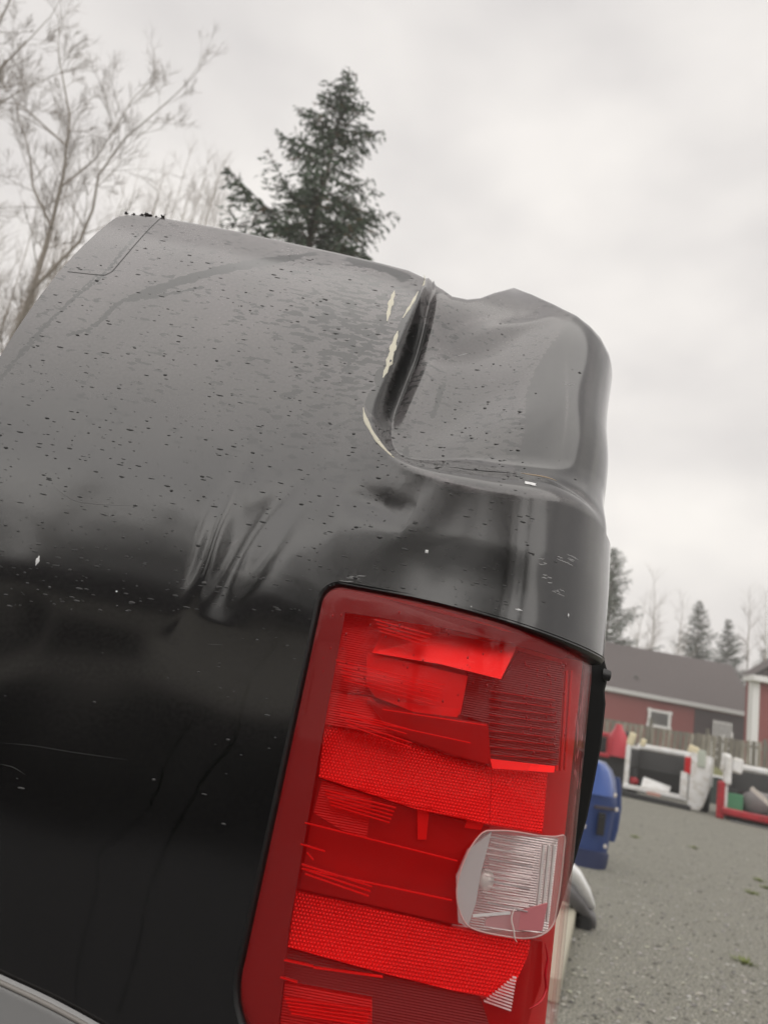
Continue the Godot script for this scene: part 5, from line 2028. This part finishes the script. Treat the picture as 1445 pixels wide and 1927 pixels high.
	cup.heightmap_enabled = true
	cup.heightmap_texture = flutes
	cup.heightmap_scale = 0.08
	lamp_plate(light, "reverse_cup", cup, [[862, 1566], [1050, 1578], [1030, 1756], [850, 1746]], [0.026, 0.034, 0.034, 0.026], 0.004, o)
	lamp_plate(light, "reverse_cup", mat(Color(0.85, 0.80, 0.80), 0.25, 0.6), [[925, 1566], [905, 1640], [895, 1700], [880, 1745], [862, 1735], [858, 1650], [880, 1600]], [0.010], 0.003, o)
	for i in 13:
		var f := i / 12.0
		var r := Geo.new()
		var x0 := lerpf(918, 912, f)
		r.bar(inside(x0 + 6 * sin(i * 1.7), 1574 + i * 10.4, 0.012), inside(1006 - f * 14.0, 1590 + i * 10.4, 0.012), 0.0007, 0.0025, Vector3.BACK)
		obj("rib", r, mat(Color(0.80, 0.64, 0.62), 0.2, 0.4) if i % 4 else mat(Color(0.40, 0.33, 0.33), 0.3), light, o)
	for i in 3:
		var r := Geo.new()
		r.bar(inside(1022 + i * 10, 1590, 0.014 + i * 0.002), inside(1008 + i * 10, 1735, 0.014 + i * 0.002), 0.0012, 0.003, Vector3.BACK)
		obj("rib", r, mat(Color(0.66, 0.6, 0.58), 0.3, 0.2), light, o)
	var bulb := Geo.new()
	var bp := PackedVector3Array()
	var bc := inside(914, 1655, 0.016)
	for i in 9:
		for j in 13:
			var a := TAU * j / 12.0
			var q := PI * i / 8.0
			bp.append(bc + Vector3(sin(q) * cos(a), cos(q) * 1.3, sin(q) * sin(a)) * 0.0055)
	bulb.grid(bp, 13, Vector3.BACK)
	obj("bulb", bulb, mat(Color(0.75, 0.66, 0.62), 0.1, 0.3), light, o)
	lamp_plate(light, "reflector", mat(Color(0.66, 0.22, 0.24), 0.3, 0.3), [[915, 1728], [985, 1712], [1030, 1700], [1020, 1752], [960, 1750], [912, 1742]], [0.0115], 0.002, o)
	lamp_plate(light, "reflector", mat(gray(0.85), 0.2), [[890, 1721], [960, 1716], [960, 1721], [890, 1726]], [0.0105], 0.001, o)
	# crack in the clear lens and the torn red edge under it
	var crack := smoothed(skin_line([[966, 1704], [960, 1716], [958, 1730], [962, 1748], [964, 1764], [968, 1770]]), 0.002)
	obj("lens_crack", lens_ribbon(crack, even(crack.size(), 0.0012), 0.0024), mat(Color(0.75, 0.62, 0.58), 0.2), light, o)
	crack = smoothed(skin_line([[1019, 1772], [1024, 1800], [1020, 1830], [1021, 1858], [1012, 1880], [990, 1895]]), 0.002)
	obj("lens_crack", lens_ribbon(crack, even(crack.size(), 0.0020), 0.0024), mat(Color(0.55, 0.01, 0.02), 0.2), light, o)
	for i in 11:
		var r := Geo.new()
		r.bar(inside(964 - i * 5.4, 1839 + i * 4.4, 0.0105), inside(971 - i * 1.0, 1840 + i * 6.1, 0.0105), 0.0008, 0.002, Vector3.BACK)
		obj("rib", r, mat(Color(0.72, 0.48, 0.48), 0.2), light, o)
	# scuffs, plus reflections painted as pale strips, on the lens's outer edge
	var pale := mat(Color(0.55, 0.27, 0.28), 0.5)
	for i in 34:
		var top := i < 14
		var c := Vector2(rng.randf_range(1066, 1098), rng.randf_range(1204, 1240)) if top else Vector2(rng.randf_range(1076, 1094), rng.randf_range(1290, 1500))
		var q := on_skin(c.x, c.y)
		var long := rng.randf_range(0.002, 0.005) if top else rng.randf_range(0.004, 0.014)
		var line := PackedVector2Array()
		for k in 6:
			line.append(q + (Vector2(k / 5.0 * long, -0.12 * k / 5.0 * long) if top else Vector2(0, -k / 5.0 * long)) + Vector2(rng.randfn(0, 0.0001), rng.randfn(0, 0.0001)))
		obj("lens_scuff_glint", lens_ribbon(line, even(6, rng.randf_range(0.0002, 0.0005)), 0.0022), pale, light, o)
	# rain on the lens
	var drop := SphereMesh.new()
	drop.radius = 1.0
	drop.height = 2.0
	drop.radial_segments = 10
	drop.rings = 6
	var mm := MultiMesh.new()
	mm.transform_format = MultiMesh.TRANSFORM_3D
	mm.mesh = drop
	var list := []
	for i in 170:
		var q := on_skin(rng.randf_range(980, 1060), rng.randf_range(1240, 1420)) if i < 90 else on_skin(rng.randf_range(600, 1000), rng.randf_range(1110, 1330))
		var size := rng.randf_range(0.0003, 0.0009)
		if i == 169:
			q = on_skin(570, 1327)
			size = 0.0022
		if lamp_sdf(q.x, q.y, -0.006) > 0.0:
			continue
		var n := skin_normal(q.x, q.y)
		var x := Vector3(0, 1, 0).cross(n).normalized()
		list.append(Transform3D(Basis(x * size * 0.8, n.cross(x) * size * 1.4, n * size * 0.5), skin(q.x, q.y) + n * 0.0022 - o))
	mm.instance_count = list.size()
	for i in list.size():
		mm.set_instance_transform(i, list[i])
	var mi := MultiMeshInstance3D.new()
	mi.name = "water_droplets"
	mi.multimesh = mm
	mi.material_override = mat(Color(0.25, 0.006, 0.008), 0.04)
	mi.set_meta("kind", "stuff")
	light.add_child(mi)
	corner_x = CX

func lens_shell(light: Node3D, name_: String, m: Material, d_shape: PackedVector2Array, clear: bool, o: Vector3) -> void:
	# a moulded sheet 2.5 mm thick that follows the truck's corner
	var cell := 0.0016
	var x0 := LX - 0.006 if not clear else 0.082
	var x1 := LR if not clear else 0.235
	var y0 := LB if not clear else -0.145
	var y1 := LT if not clear else -0.045
	var nc := int((x1 - x0) / cell) + 1
	var nr := int((y1 - y0) / cell) + 1
	var q := PackedVector2Array()
	var front := PackedVector3Array()
	var back := PackedVector3Array()
	q.resize(nc * nr)
	front.resize(nc * nr)
	back.resize(nc * nr)
	var inside_ := PackedByteArray()
	inside_.resize(nc * nr)
	for i in nr:
		for j in nc:
			var c := Vector2(lerpf(x0, x1, float(j) / (nc - 1)), lerpf(y0, y1, float(i) / (nr - 1)))
			for pass_ in 2:
				var e := 0.0004
				var f := func(z: Vector2) -> float:
					var l := lamp_sdf(z.x, z.y, -0.0002)
					if not clear and (z.x < 0.074 or z.y > -0.04 or z.y < -0.15):
						return l
					var d := poly_sdf(z, d_shape)
					return maxf(l, -d) if not clear else maxf(d, l)
				var v: float = f.call(c)
				if absf(v) < cell * 0.75:
					var gr := Vector2(f.call(c + Vector2(e, 0)) - v, f.call(c + Vector2(0, e)) - v)
					if gr.length() > e * 0.3:
						c -= gr.normalized() * v
				if pass_ == 1:
					var k := i * nc + j
					q[k] = c
					inside_[k] = 1 if v < cell * 0.3 else 0
					var n := skin_normal(c.x, minf(c.y, 0.03))
					var edge := lamp_sdf(c.x, c.y, -0.0002)
					var dome := 0.0022 * (1.0 - exp(minf(edge, 0.0) / 0.003)) + (0.0004 if clear else 0.0)
					front[k] = skin(c.x, c.y) + n * dome
					back[k] = front[k] - n * 0.0024
	var keep := PackedByteArray()
	keep.resize((nc - 1) * (nr - 1))
	for i in nr - 1:
		for j in nc - 1:
			var k := i * nc + j
			keep[i * (nc - 1) + j] = 1 if inside_[k] and inside_[k + 1] and inside_[k + nc] and inside_[k + nc + 1] else 0
	var g := Geo.new()
	g.grid(front, nc, Vector3.BACK, PackedVector2Array(), keep)
	g.grid(back, nc, Vector3.FORWARD, PackedVector2Array(), keep)
	# close the rims
	for i in nr - 1:
		for j in nc - 1:
			if not keep[i * (nc - 1) + j]:
				continue
			var k := i * nc + j
			for s in [[-1, 0, k, k + nc], [1, 0, k + 1, k + nc + 1], [0, -1, k, k + 1], [0, 1, k + nc, k + nc + 1]]:
				var jj: int = j + s[0]
				var ii: int = i + s[1]
				if ii >= 0 and jj >= 0 and ii < nr - 1 and jj < nc - 1 and keep[ii * (nc - 1) + jj]:
					continue
				g.quad(front[s[2]], front[s[3]], back[s[3]], back[s[2]], Vector3(s[0], s[1], 0))
	obj(name_, g, m, light, o)
